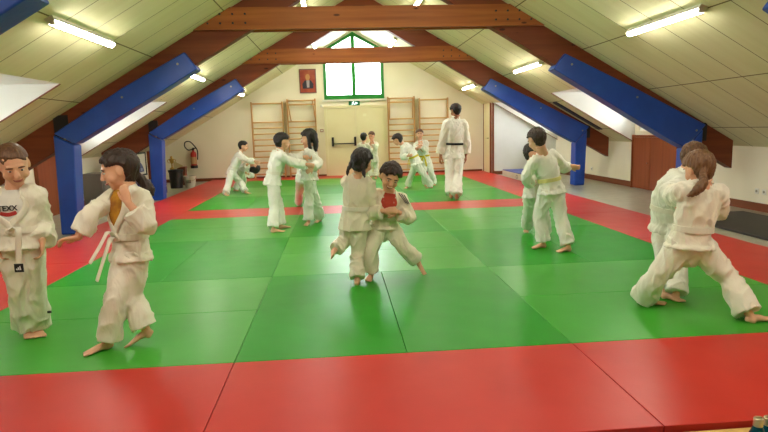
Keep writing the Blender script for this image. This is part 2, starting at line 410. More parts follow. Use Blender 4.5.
# ------------------------------------------------------------------ judo mats
rown = {}
def judo(x0, x1, y0, y1, m, label, group):
    bm = bmesh.new(); g = .0016
    cx, cy_ = (x0+x1)/2, (y0+y1)/2
    box(bm, (x0+g-cx, y0+g-cy_, -.04), (x1-g-cx, y1-g-cy_, 0))
    o = obj('judo_mat', bm, m, None, bevel=.004); o.location = (cx, cy_, 0)
    if (x1-x0) > (y1-y0):
        pass
    return tag(o, label, 'judo mat', group)
side3 = ['left third of the floor', 'middle third of the floor', 'right third of the floor']
ordn = ['first', 'second', 'third', 'fourth', 'fifth', 'sixth']
rows = [(0, 2), (2, 4), (4, 6), (7, 9), (9, 11), (11, 13)]
for ri, (ya, yb) in enumerate(rows):
    for ci in range(3):
        x0 = -2+2*ci
        horiz = (ri+ci) % 2 == 0
        where = '%s block row, %s' % (ordn[ri], side3[ci])
        if horiz:
            judo(x0, x0+2, ya, ya+1, M_mgx, 'crosswise green mat, nearer one, ' + where, 'green judo mats')
            judo(x0, x0+2, ya+1, yb, M_mgx, 'crosswise green mat, farther one, ' + where, 'green judo mats')
        else:
            judo(x0, x0+1, ya, yb, M_mg, 'lengthwise green mat, left one, ' + where, 'green judo mats')
            judo(x0+1, x0+2, ya, yb, M_mg, 'lengthwise green mat, right one, ' + where, 'green judo mats')
for ci in range(3):
    x0 = -2+2*ci; w = ['left', 'middle', 'right'][ci]
    judo(x0, x0+2, 6, 7, M_mr, 'red mat, %s one in the red stripe crossing the green area' % w, 'red judo mats')
    judo(x0, x0+2, -1, 0, M_mr, 'red mat, %s one in the front red border row' % w, 'red judo mats')
for si, (x0, w) in enumerate(((-3, 'left'), (4, 'right'))):
    for r in range(7):
        judo(x0, x0+1, -1+2*r, 1+2*r, M_mr, 'red mat in the %s border, number %s from the front end' % (w, (ordn+['seventh'])[r]), 'red judo mats')
for x0, x1, w in ((-3, -2, 'left corner'), (-2, 0, 'left'), (0, 2, 'middle'), (2, 4, 'right'), (4, 5, 'right corner')):
    judo(x0, x1, 13, 13.98, M_mr, 'red mat in the back border along the gable wall, %s one' % w, 'red judo mats')
# ================================================================== props
def tube(bm, pts, rad_, side=None, seg=12, sub=3, cap=True):
    """rounded elliptical tube along pts; rad_ = list of (a, b): a along side, b across it"""
    P = [Vector(p) for p in pts]; n = len(P)
    Rr = [(r, r) if not isinstance(r, (tuple, list)) else r for r in (rad_ if isinstance(rad_, (list, tuple)) and len(rad_) == n else [rad_]*n)]
    Sd = side if isinstance(side, list) else [side]*n
    PP, RR, SS = [], [], []
    def cr(a, b, c, d, t): return 0.5*((2*b)+(c-a)*t+(2*a-5*b+4*c-d)*t*t+(3*b-a-3*c+d)*t**3)
    for i in range(n-1):
        k = sub if n > 2 else 1
        for j in range(k):
            t = j/k; a = P[max(i-1, 0)]; d = P[min(i+2, n-1)]
            PP.append(cr(a, P[i], P[i+1], d, t)); tt = t
            RR.append(tuple(Rr[i][q]*(1-tt)+Rr[i+1][q]*tt for q in (0, 1)))
            SS.append(None if Sd[i] is None else Vector(Sd[i]).lerp(Vector(Sd[i+1]), tt))
    PP.append(P[-1]); RR.append(tuple(Rr[-1])); SS.append(None if Sd[-1] is None else Vector(Sd[-1]))
    m = len(PP); rings = []; last = None
    def T(i): return (PP[min(i+1, m-1)]-PP[max(i-1, 0)]).normalized()
    fr = []
    for i in range(m):
        t = T(i); s = SS[i] if SS[i] is not None else last
        if s is None: s = t.orthogonal()
        s = s - t*s.dot(t)
        if s.length < 1e-5: s = t.orthogonal()
        s.normalize(); last = s; fr.append((PP[i], t, s, t.cross(s), RR[i]))
    seqs = []
    if cap == 'round':
        p, t, s, u, r = fr[0]; h = min(r)
        for q in (80, 55, 28): seqs.append((p-t*h*math.sin(rad(q)), s, u, (r[0]*math.cos(rad(q)), r[1]*math.cos(rad(q)))))
    for p, t, s, u, r in fr: seqs.append((p, s, u, r))
    if cap == 'round':
        p, t, s, u, r = fr[-1]; h = min(r)
        for q in (28, 55, 80): seqs.append((p+t*h*math.sin(rad(q)), s, u, (r[0]*math.cos(rad(q)), r[1]*math.cos(rad(q)))))
    for p, s, u, r in seqs:
        rings.append([bm.verts.new(p+s*r[0]*math.cos(2*PI*i/seg)+u*r[1]*math.sin(2*PI*i/seg)) for i in range(seg)])
    for a, b in zip(rings, rings[1:]):
        for i in range(seg): bm.faces.new([a[i], a[(i+1) % seg], b[(i+1) % seg], b[i]])
    if cap: bm.faces.new(rings[0][::-1]); bm.faces.new(rings[-1])
def ball(bm, c, r, X=None, Y=None, Z=None, seg=16):
    c = Vector(c); r = (r, r, r) if not isinstance(r, (tuple, list)) else r
    X = X or Vector((1, 0, 0)); Y = Y or Vector((0, 1, 0)); Z = Z or Vector((0, 0, 1))
    M4 = Matrix((X*r[0], Y*r[1], Z*r[2])).transposed().to_4x4(); M4.translation = c
    bmesh.ops.create_uvsphere(bm, u_segments=seg, v_segments=max(6, seg*3//4), radius=1, matrix=M4)
def text(body, size, m, parent, M4, name='lettering', ext=0.001, bold=0):
    cu = bpy.data.curves.new(name, 'FONT'); cu.body = body; cu.size = size; cu.extrude = ext; cu.offset = bold
    cu.align_x = 'CENTER'; cu.align_y = 'CENTER'
    o = bpy.data.objects.new(name, cu); C.objects.link(o)
    me = bpy.data.meshes.new_from_object(o.evaluated_get(bpy.context.evaluated_depsgraph_get()))
    C.objects.unlink(o); bpy.data.objects.remove(o)
    me.materials.clear(); me.materials.append(m); me.transform(M4)
    o = bpy.data.objects.new(name, me); C.objects.link(o)
    if parent: o.parent = parent; o.matrix_parent_inverse = Matrix.Translation(-parent.location)
    return o

# ---- wall bars on the gable wall
ps = [(-1.78, -.87, 'far left'), (-.76, .07, 'next to the portrait'), (2.14, 2.94, 'next to the emergency door'), (3.06, 3.93, 'near the corner on the right')]
for i, (x0, x1, w) in enumerate(ps):
    top = 2.24 if i in (1, 2) else 2.18
    o = thing('wall_bars', 'wooden gymnastics wall bars on the gable wall, the unit %s' % w, 'wall bars', ((x0+x1)/2, YB-.06, 0), 'gymnastics wall bars')
    for x in (x0, x1-.035): B('upright', [((x, YB-.14, 0.0), (x+.035, YB-.002, top))], M_barsv, o, bevel=.004)
    zs = [top-.05]+([top-.16] if i in (1, 2) else [])+[1.60-.165*j for j in range(10)]
    for z in zs:
        bm = bmesh.new(); tube(bm, [(x0+.03, YB-.10, z), (x1-.03, YB-.10, z)], [(.013, .021)]*2, Vector((0, 1, 0)), seg=10)
        obj('rung', bm, M_bars, o, smooth=True)
    if i in (1, 2):
        for x in (x0+.05, x1-.08):
            bm = bmesh.new()
            tube(bm, [(x, YB-.12, top-.06), (x, YB-.26, top-.10), (x+(.06 if i == 1 else .0), YB-.15, 1.62)], .016, seg=8)
            obj('brace', bm, M_barsv, o, smooth=True)

# ---- framed portrait
o = thing('framed_portrait', 'framed portrait of a seated man in dark robes on a red ground', 'picture', (-.12, YB-.02, 2.74))
px0, px1, pz0, pz1 = -.37, .11, 2.40, 3.08
B('frame', [((px0, YB-.03, pz0), (px0+.03, YB-.001, pz1)), ((px1-.03, YB-.03, pz0), (px1, YB-.001, pz1)), ((px0+.03, YB-.03, pz0), (px1-.03, YB-.001, pz0+.03)), ((px0+.03, YB-.03, pz1-.03), (px1-.03, YB-.001, pz1))], mat('frame_wood', srgb(112, 70, 62), .4), o)
B('print', [((px0+.03, YB-.014, pz0+.03), (px1-.03, YB-.002, pz1-.03))], noisy('print_red', srgb(150, 52, 40), srgb(172, 84, 48), (6, 6, 6), .4), o)
cxp = (px0+px1)/2
bm = bmesh.new(); prism(bm, [(cxp-.15, pz0+.13), (cxp+.15, pz0+.13), (cxp+.16, pz0+.26), (cxp+.09, pz0+.36), (cxp-.09, pz0+.36), (cxp-.16, pz0+.26)], YB-.017, YB-.014)
obj('printed_robe', bm, mat('print_dark', srgb(46, 42, 58), .4), o)
bm = bmesh.new(); prism(bm, [(cxp-.03, pz0+.16), (cxp+.04, pz0+.16), (cxp+.05, pz0+.36), (cxp-.04, pz0+.36)], YB-.019, YB-.017)
obj('printed_collar', bm, mat('print_pale', srgb(168, 160, 170), .4), o)
bm = bmesh.new(); prism(bm, [(cxp+.065*math.cos(a*PI/8), pz0+.45+.09*math.sin(a*PI/8)) for a in range(16)], YB-.019, YB-.014)
obj('printed_face', bm, mat('print_skin', srgb(196, 140, 84), .4), o)

# ---- exit sign
o = thing('exit_sign', 'small green emergency exit sign above the double door', 'sign', (1.17, YB-.02, 2.08))
zc = 2.085
B('sign_box', [((1.02, YB-.04, zc-.06), (1.34, YB-.001, zc+.06))], mat('sign_green', srgb(18, 110, 66), .4), o)
M_sw = emis('lit_sign_white', (.8, 1, .92, 1), 1.1)
bm = bmesh.new(); prism(bm, [(1.21, zc-.04), (1.29, zc), (1.21, zc+.04)], YB-.042, YB-.0405); obj('arrow', bm, M_sw, o)
bm = bmesh.new(); prism(bm, [(1.095, zc-.045), (1.125, zc-.045), (1.15, zc-.005), (1.18, zc-.045), (1.20, zc-.035), (1.165, zc+.01), (1.175, zc+.03), (1.14, zc+.025), (1.12, zc+.005), (1.10, zc+.01), (1.13, zc-.01)], YB-.042, YB-.0405)
prism(bm, [(1.155+.013*math.cos(a*PI/4), zc+.042+.013*math.sin(a*PI/4)) for a in range(8)], YB-.042, YB-.0405)
obj('running_figure', bm, M_sw, o)

# ---- small wall devices
o = thing('call_point', 'small brown alarm call point beside the emergency door', 'switch', (.22, YB-.02, 1.3))
B('housing', [((.17, YB-.04, 1.28), (.26, YB, 1.37))], mat('call_point_brown', srgb(150, 86, 56), .5), o, .006)
B('plate', [((.185, YB-.044, 1.30), (.245, YB-.04, 1.35))], M_whiteplast, o)
o = thing('door_contact', 'tiny white box on the wall left of the exit sign', 'sensor', (.24, YB-.01, 2.03))
B('housing', [((.20, YB-.03, 1.99), (.27, YB, 2.07))], M_whiteplast, o, .006)
B('led', [((.225, YB-.033, 2.02), (.24, YB-.03, 2.035))], M_black, o)
def outlet(y, z, w):
    o = thing('wall_outlet', w, 'power outlet', (XR-.01, y, z), 'outlets on the right-hand wall')
    B('plate', [((XR-.012, y-.04, z-.04), (XR, y+.04, z+.04))], M_whiteplast, o, .004)
    bm = bmesh.new(); cyl(bm, (XR-.016, y, z), (XR-.012, y, z), .02, 12); obj('socket', bm, mat('socket_grey', srgb(150, 146, 130), .5), o)
outlet(10.5, .22, 'wall outlet beyond the middle padded post on the right')
outlet(4.85, .25, 'wall outlet on the right wall, left one above the black mat')
outlet(4.70, .25, 'wall outlet on the right wall, right one above the black mat')

# ---- crash mat on the right at the back
o = thing('crash_mat', 'low crash mat with blue top and off-white sides near the back right corner', 'crash mat', (5.7, 11, FZ))
B('foam_body', [((5.06, 9.95, FZ), (5.78, 12.2, .13))], noisy('crash_mat_side', srgb(206, 200, 182), srgb(216, 212, 196), (4, 4, 4), .5, .3, (10, 10, 10)), o, .012)
B('top_cover', [((5.065, 9.955, .13), (5.775, 12.195, .15))], M_blue2, o, .008)
bm = bmesh.new()
yc, zc = 10.9, .05
for a0 in range(14):
    pass
v = [(5.058, yc+.09*math.cos(2*PI*i/16), zc+.05*math.sin(2*PI*i/16)) for i in range(16)]
f0 = [bm.verts.new(p) for p in v]; f1 = [bm.verts.new((p[0], yc+(p[1]-yc)*.6, zc+(p[2]-zc)*.6)) for p in v]
for i in range(16): bm.faces.new([f0[i], f0[(i+1) % 16], f1[(i+1) % 16], f1[i]])
obj('round_print', bm, mat('print_grey', srgb(140, 136, 126), .5), o)
for z in (.0, .09):
    bm = bmesh.new(); tube(bm, [(5.50, 9.94, z+.01), (5.52, 9.90, z), (5.66, 9.90, z), (5.68, 9.94, z+.01)], [(.012, .004)]*4, Vector((0, 0, 1)), seg=8); obj('handle', bm, M_black, o)
# ---- dark mat on the right floor
o = tag(B('floor_mat', [((5.36, .6, FZ), (6.5, 4.72, -.015))], M_dark, None, .006), 'long dark grey rubber mat on the lino by the right-hand wall', 'floor mat')

# ---- left back corner: bin, trophy, bucket, extinguisher
def bin_():
    o = thing('waste_bin', 'dark round waste bin in the back left corner', 'bin', (-3.52, 12.1, FZ))
    bm = bmesh.new(); lathe(bm, [(.15, 0), (.17, .40), (.185, .41), (.185, .44), (.165, .44), (.15, .06)], (-3.52, 12.1, FZ), 24)
    obj('bin_body', bm, mat('bin_dark', srgb(40, 36, 32), .5), o, smooth=False)
    bm = bmesh.new(); lathe(bm, [(.19, .44), (.19, .465), (.10, .48)], (-3.52, 12.1, FZ), 24); obj('lid', bm, M_black, o)
bin_()
o = thing('trophy', 'gold trophy standing on the dark waste bin', 'trophy', (-3.56, 12.1, .40))
bx, by, bz = -3.60, 12.1, .44
M_gold = mat('gold_metal', srgb(196, 158, 84), .3, .8)
bm = bmesh.new(); lathe(bm, [(.06, 0), (.06, .03), (.02, .06), (.015, .14), (.04, .18), (.065, .26), (.06, .28)], (bx, by, bz), 16); obj('cup', bm, M_gold, o, smooth=True)
for s in (-1, 1):
    bm = bmesh.new(); tube(bm, [(bx+s*.05, by, bz+.26), (bx+s*.10, by, bz+.24), (bx+s*.09, by, bz+.18), (bx+s*.04, by, bz+.17)], .008, seg=8); obj('cup_handle', bm, M_gold, o)
bm = bmesh.new(); ball(bm, (bx, by, bz+.31), .035); obj('finial', bm, M_gold, o)
o = thing('paper_pennant', 'cream triangular pennant lying beside the gold trophy', 'pennant', (-3.42, 12.05, .4))
bm = bmesh.new(); prism(bm, [(-3.53, .445), (-3.30, .53), (-3.53, .66)], 12.02, 12.035); obj('cloth', bm, mat('pennant_cream', srgb(206, 192, 142), .7), o)
bm = bmesh.new(); cyl(bm, (-3.535, 12.027, .44), (-3.535, 12.027, .69), .008, 8); obj('stick', bm, M_bars, o)
o = thing('wooden_crate', 'small brown box on the floor shelf between the trophy and the extinguisher', 'box', (-3.6, 13.0, FZ))
B('box_body', [((-3.70, 12.9, FZ), (-3.48, 13.1, .42))], mat('brown_card', srgb(110, 62, 40), .6), o, .01)
B('lid', [((-3.71, 12.89, .42), (-3.47, 13.11, .46))], mat('brown_card_lid', srgb(140, 76, 48), .6), o, .008)
o = thing('white_bucket', 'white plastic bucket on the lino beside the waste bin', 'bucket', (-3.19, 12.15, FZ))
bm = bmesh.new(); lathe(bm, [(.12, 0), (.155, .28), (.165, .285), (.165, .30), (.148, .30), (.11, .03)], (-3.19, 12.15, FZ), 24); obj('bucket_body', bm, mat('bucket_white', srgb(200, 194, 176), .5), o)
bm = bmesh.new(); tube(bm, [(-3.35, 12.15, .23), (-3.34, 12.04, .17), (-3.19, 11.97, .12), (-3.04, 12.04, .17), (-3.03, 12.15, .23)], .006, seg=6); obj('handle', bm, M_chrome, o)
B('sticker', [((-3.25, 12.002, .08), (-3.13, 12.012, .16))], mat('sticker_grey', srgb(130, 128, 118), .5), o)
o = thing('fire_extinguisher', 'red fire extinguisher with black hose hanging on the gable wall, far left', 'fire extinguisher', (-3.47, YB-.1, .4))
ex, ey, EZ = -3.47, YB-.12, .40
bm = bmesh.new(); lathe(bm, [(.08, 0), (.085, .02), (.085, .36), (.07, .41), (.03, .44), (.03, .47)], (ex, ey, EZ), 20); obj('cylinder', bm, M_red, o, smooth=True)
bm = bmesh.new(); lathe(bm, [(.0865, .08), (.0865, .28)], (ex, ey, EZ), 20)
obj('label', bm, mat('extinguisher_label', srgb(176, 140, 90), .5), o)
bm = bmesh.new(); lathe(bm, [(.10, -.04), (.10, .04)], (ex, ey, EZ), 20); obj('foot_ring', bm, M_black, o)
bm = bmesh.new(); box(bm, (ex-.02, ey-.02, .91), (ex+.10, ey+.02, .94)); box(bm, (ex-.03, ey-.03, .87), (ex+.03, ey+.03, .91)); obj('valve', bm, M_black, o)
B('wall_bracket', [((ex-.04, YB-.045, EZ+.2), (ex+.04, YB, EZ+.3))], M_steel, o)
bm = bmesh.new(); tube(bm, [(ex-.03, ey, .90), (ex-.13, ey-.01, .88), (ex-.22, ey-.02, .98), (ex-.20, ey-.02, 1.10), (ex-.08, ey-.02, 1.12), (ex+.03, ey-.03, 1.02), (ex+.13, ey-.04, .85), (ex+.12, ey-.05, .6)], .016, seg=8, sub=5); obj('hose', bm, M_black, o, smooth=True)

# ---- left side between the padded posts
o = thing('wall_poster', 'blue poster in a white frame standing at the left wall behind the padded post', 'poster', (XL+.03, 12, .6))
B('frame', [((XL, 10.9, .30), (XL+.03, 12.55, .34)), ((XL, 10.9, .86), (XL+.03, 12.55, .90)), ((XL, 10.9, .34), (XL+.03, 10.94, .86)), ((XL, 12.51, .34), (XL+.03, 12.55, .86))], M_black, o)
B('board', [((XL, 10.94, .34), (XL+.012, 12.51, .86))], M_whiteplast, o)
bm = bmesh.new()
arc = [(11.0+.0, .40)]+[(11.0+1.35*math.cos(a*PI/20), .40+.44*math.sin(a*PI/20)) for a in range(11)]
pa = [bm.verts.new((XL+.016, y, z)) for y, z in arc]; bm.faces.new(pa)
obj('printed_field', bm, noisy('poster_blue', srgb(44, 62, 132), srgb(70, 92, 160), (8, 8, 8), .4), o)
bm = bmesh.new()
for q in range(5): box(bm, (XL+.016, 11.1+q*.25, .43), (XL+.0175, 11.24+q*.25, .50))
obj('printed_marks', bm, mat('poster_pale', srgb(160, 176, 206), .4), o)
o = thing('wooden_locker', 'narrow brown wooden locker against the left wall behind the far padded post', 'locker', (XL+.1, 13.0, FZ))
B('body', [((XL+.004, 12.7, FZ), (XL+.10, 13.25, .91))], M_closet, o, .004)
B('door', [((XL+.10, 12.72, FZ+.03), (XL+.118, 13.23, .89))], M_closet, o, .003)
B('knob', [((XL+.118, 12.77, .5), (XL+.135, 12.79, .52))], M_chrome, o)
o = thing('folded_mat', 'folded violet-blue gym mat on the lino beside the far left padded post', 'gym mat', (-3.8, 10, FZ))
for q in range(2): B('mat_fold', [((-4.3, 9.65, FZ+q*.17), (-3.42, 10.9, FZ+.165+q*.17))], noisy('violet_vinyl', srgb(58, 58, 112), srgb(66, 66, 122), (4, 4, 4), .5), o, .02)
o = thing('storage_cabinet', 'low grey storage cabinet against the left wall between the two padded posts', 'cabinet', (-4.1, 9.2, FZ))
B('body', [((XL+.004, 8.65, FZ), (-4.02, 9.12, .60))], mat('cabinet_grey', srgb(120, 116, 106), .5), o, .006)
B('door', [((-4.02, 8.68, FZ+.03), (-4.005, 9.09, .58))], mat('cabinet_grey_door', srgb(128, 124, 114), .5), o, .004)
B('handle', [((-4.005, 9.03, .3), (-3.99, 9.05, .42))], M_chrome, o)
o = thing('white_sheet', 'white cloth draped over a stand at the left wall behind the ponytailed girl', 'cloth', (-4.05, 9.4, FZ))
bm = bmesh.new()
pts = []
for i in range(9):
    t = i/8; a = []
    z = .82-.86*t
    w = .22*(1-t)+.05
    for j in range(12):
        ang = 2*PI*j/12; rr = w*(1+.12*math.sin(3*ang+t*3))
        a.append(bm.verts.new((-4.1+rr*.5*math.cos(ang)+.0, 9.39+rr*math.sin(ang)+.05*t, max(z, FZ+.002))))
    pts.append(a)
for a, b in zip(pts, pts[1:]):
    for j in range(12): bm.faces.new([a[j], a[(j+1) % 12], b[(j+1) % 12], b[j]])
bm.faces.new(pts[0]); bm.faces.new(pts[-1][::-1])
obj('cloth', bm, mat('sheet_white', srgb(222, 220, 208), .7), o, smooth=True)
o = thing('sports_bag', 'dark navy sports bag on the floor at the left wall beside the white cloth', 'bag', (-3.9, 8.6, FZ))
bm = bmesh.new(); tube(bm, [(-3.75, 8.35, .13), (-3.75, 8.5, .14), (-3.75, 8.95, .14), (-3.75, 9.1, .13)], [(.12, .12), (.17, .16), (.17, .16), (.12, .12)], Vector((1, 0, 0)), seg=14, cap='round')
obj('bag_body', bm, mat('bag_navy', srgb(28, 30, 52), .7), o, smooth=True)
bm = bmesh.new(); tube(bm, [(-3.72, 8.5, .28), (-3.72, 8.55, .40), (-3.72, 8.8, .42), (-3.72, 8.95, .28)], .014, seg=8); obj('carry_strap', bm, M_black, o, smooth=True)

# ---- near right corner: plywood sheet and two bottles
o = thing('plywood_sheet', 'pale plywood sheet on the floor at the near edge of the red mats', 'plywood', (3.6, -1.6, FZ))
def ply():
    m = noisy('plywood', srgb(206, 168, 96), srgb(220, 184, 112), (2, 20, 20), .5); return m
B('board', [((2.06, -2.3, FZ), (5.0, -1.012, FZ+.014))], ply(), o, .002)
bm = bmesh.new()
for i in range(16):
    x = 2.32+.03*(i % 5)+random.uniform(0, .02); y = -1.07-.03*(i//5)
    cyl(bm, (x+.35*(i % 2), y, FZ+.014), (x+.35*(i % 2), y, FZ+.0145), .005, 6)
obj('knot_speckles', bm, mat('dark_knots', srgb(70, 50, 26), .6), o)['kind'] = 'stuff'
for i, (px, py, lab) in enumerate(((758.5, 418.5, 'teal metal water bottle with silver cap at the bottom right, left one'), (767.5, 419, 'teal metal water bottle with silver cap at the bottom right edge, right one'))):
    zt = .20
    p = fl(px, py, zt-.005)
    if i: p = Vector((p0.x+.072, p0.y+.04, p.z))
    p0 = p.copy()
    o = thing('water_bottle', lab, 'bottle', (p.x, p.y, FZ+.014), 'metal water bottles')
    zt -= .022*i; z0 = FZ+.014; h = zt-z0
    bm = bmesh.new(); lathe(bm, [(.030, 0), (.033, .006), (.033, h-.085), (.028, h-.065), (.0165, h-.036), (.0155, h-.030)], (p.x, p.y, z0), 28)
    obj('bottle_body', bm, mat('teal_enamel', srgb(0, 84, 104), .25, .6), o, smooth=True)
    bm = bmesh.new(); lathe(bm, [(.0165, h-.034), (.0170, h-.031), (.0165, h-.005), (.014, h-.001), (.011, h-.004), (.009, h-.004)], (p.x, p.y, z0), 28)
    obj('cap', bm, mat('steel_cap', srgb(206, 196, 168), .3, 1), o, smooth=True)
    bm = bmesh.new(); tube(bm, [(p.x-.016, p.y, zt-.010), (p.x-.009, p.y, zt+.001), (p.x+.009, p.y, zt+.001), (p.x+.016, p.y, zt-.010)], .0025, seg=8); obj('cap_loop', bm, mat('steel_loop', srgb(216, 206, 176), .3, 1), o, smooth=True)
# ================================================================== people
HAZE = None
def skinmat(n, c, c2): 
    m = noisy(n, c, c2, (9, 9, 9), .55); return m
SK = {'fair': skinmat('skin_fair', srgb(220, 166, 134), srgb(226, 174, 142)), 'tan': skinmat('skin_tan', srgb(168, 112, 80), srgb(178, 122, 88))}
def cloth(n, c1, c2, b=.5):
    m = mat(n, c1, .85, spec=.2); bs = m.node_tree.nodes['Principled BSDF']
    a = N(m, 'ShaderNodeTexNoise'); a.inputs['Scale'].default_value = 1; a.inputs['Detail'].default_value = 3
    L(m, objco(m, (5, 5, 5)), a.inputs['Vector']); L(m, ramp(m, a.outputs['Fac'], [(0.3, c1), (0.7, c2)]), bs.inputs['Base Color'])
    f = N(m, 'ShaderNodeTexNoise'); f.inputs['Scale'].default_value = 1; f.inputs['Detail'].default_value = 2; f.inputs['Distortion'].default_value = .6
    L(m, objco(m, (16, 16, 7)), f.inputs['Vector'])
    v = N(m, 'ShaderNodeTexNoise'); v.inputs['Scale'].default_value = 1; L(m, objco(m, (260, 260, 260)), v.inputs['Vector'])
    ad = N(m, 'ShaderNodeMath', operation='MULTIPLY_ADD'); ad.inputs[1].default_value = .08; L(m, v.outputs['Fac'], ad.inputs[0]); L(m, f.outputs['Fac'], ad.inputs[2])
    bp = N(m, 'ShaderNodeBump'); bp.inputs['Strength'].default_value = b; bp.inputs['Distance'].default_value = .03
    L(m, ad.outputs[0], bp.inputs['Height']); L(m, bp.outputs[0], bs.inputs['Normal'])
    return m
GI = {'a': cloth('judogi_cotton', srgb(232, 227, 210), srgb(238, 234, 220)), 'b': cloth('judogi_cotton_cool', srgb(230, 229, 216), srgb(237, 237, 227)), 'c': cloth('judogi_cotton_cream', srgb(226, 218, 194), srgb(234, 227, 206))}
BELT = {'white': cloth('white_belt', srgb(224, 220, 204), srgb(232, 228, 214), .2), 'yellow': cloth('yellow_belt', srgb(206, 186, 40), srgb(216, 196, 52), .2), 'pale': cloth('white_yellow_belt', srgb(212, 206, 130), srgb(220, 214, 150), .2), 'black': cloth('black_belt', srgb(20, 20, 24), srgb(26, 26, 30), .2)}
def hairmat(n, c1, c2):
    m = mat(n, c1, .5); b = m.node_tree.nodes['Principled BSDF']
    a = N(m, 'ShaderNodeTexNoise'); a.inputs['Scale'].default_value = 1; a.inputs['Detail'].default_value = 4
    L(m, objco(m, (90, 90, 14)), a.inputs['Vector']); L(m, ramp(m, a.outputs['Fac'], [(.35, c1), (.65, c2)]), b.inputs['Base Color'])
    bp = N(m, 'ShaderNodeBump'); bp.inputs['Strength'].default_value = .5; bp.inputs['Distance'].default_value = .01
    L(m, a.outputs['Fac'], bp.inputs['Height']); L(m, bp.outputs[0], b.inputs['Normal']); return m
HR = {'black': hairmat('hair_black', srgb(20, 14, 12), srgb(34, 24, 20)), 'dark': hairmat('hair_dark_brown', srgb(38, 24, 18), srgb(58, 38, 28)), 'brown': hairmat('hair_brown', srgb(84, 54, 34), srgb(112, 76, 48)), 'light': hairmat('hair_light_brown', srgb(96, 64, 38), srgb(128, 90, 56)), 'blond': hairmat('hair_fair', srgb(130, 92, 56), srgb(154, 114, 72))}
M_eye = mat('eye_white', srgb(216, 210, 200), .3); M_iris = mat('iris_dark', srgb(34, 20, 14), .3)
M_lip = mat('lips', srgb(160, 80, 68), .5); M_teeth = mat('teeth', srgb(230, 224, 210), .3)
M_badge = mat('badge_black', srgb(20, 20, 22), .6); M_badgew = mat('badge_white', srgb(226, 226, 226), .6)
Zv = Vector((0, 0, 1))

def remesh(name, bm, vox, sm, m, parent, fold=0.0, seed=0.0, fs=(9, 9, 5)):
    bmesh.ops.recalc_face_normals(bm, faces=bm.faces)
    me = bpy.data.meshes.new(name); bm.to_mesh(me); bm.free()
    o = bpy.data.objects.new(name, me); C.objects.link(o)
    r = o.modifiers.new('r', 'REMESH'); r.mode = 'VOXEL'; r.voxel_size = vox; r.adaptivity = 0
    if sm:
        s = o.modifiers.new('s', 'SMOOTH'); s.iterations = sm; s.factor = .5
    dg = bpy.context.evaluated_depsgraph_get(); dg.update()
    me2 = bpy.data.meshes.new_from_object(o.evaluated_get(dg)); o.modifiers.clear(); o.data = me2; bpy.data.meshes.remove(me); me2.name = name
    if fold:
        nr = [v.normal.copy() for v in me2.vertices]
        for v, n in zip(me2.vertices, nr):
            p = v.co
            q = Vector((p.x*fs[0]+seed, p.y*fs[1], p.z*fs[2]))
            q += Vector((1, .6, .8))*(noise.noise(q*.5+Vector((seed, 9, 2)))*1.2)
            a = noise.noise(q); b = noise.noise(q*2.3+Vector((7, 3, seed)))
            d = ((1-abs(a)*1.6)**3)*.9-.35+b*.35
            v.co = p+n*(d*fold)
    me2.materials.clear(); me2.materials.append(m)
    for f in me2.polygons: f.use_smooth = True
    o.parent = parent; o.matrix_parent_inverse = Matrix.Translation(-parent.location)
    return o
def ik(root, tgt, hint, l1, l2):
    d = tgt-root; D = d.length
    if D > (l1+l2)*.995: f = D/((l1+l2)*.995); l1 *= f; l2 *= f
    if D < abs(l1-l2)*1.05: D = abs(l1-l2)*1.05
    dn = d.normalized(); a = (l1*l1-l2*l2+D*D)/(2*D); h = math.sqrt(max(l1*l1-a*a, 0))
    w = hint-root; w = w-dn*w.dot(dn)
    if w.length < 1e-4: w = Vector((0, 0, -1))-dn*(-dn.z)
    return root+dn*a+w.normalized()*h
def yawv(a): return Vector((-math.sin(rad(a)), math.cos(rad(a)), 0))   # 0 away from camera, 90 to the left, 180 to the camera
def frame(a, up):
    f = yawv(a); u = up.normalized(); f = (f-u*f.dot(u)).normalized(); return f, f.cross(u).normalized(), u   # forward, right, up

def head(bm, c, F, R, U, h, detail=True):
    q = lambda x, y, z: c+R*(x*h)+F*(y*h)+U*(z*h)
    e = lambda x, y, z, rx, ry, rz, seg=20: ball(bm, q(x, y, z), (rx*h, ry*h, rz*h), R, F, U, seg)
    e(0, -.12, .27, .66, .84, .72); e(0, .10, -.08, .58, .68, .62); e(0, .20, -.42, .45, .50, .44)
    e(0, .44, -.70, .22, .20, .18, 12)
    e(.33, .42, -.28, .25, .24, .26, 12); e(-.33, .42, -.28, .25, .24, .26, 12)
    tube(bm, [q(0, .70, .12), q(0, .80, -.08), q(0, .86, -.20)], [(.06*h, .09*h), (.10*h, .10*h), (.16*h, .10*h)], R, seg=10, cap='round')
    e(0, .66, .26, .42, .10, .09, 12)
    e(0, .68, -.46, .19, .10, .07, 12)
    for s in (-1, 1): e(s*.66, -.06, -.05, .07, .17, .24, 12)

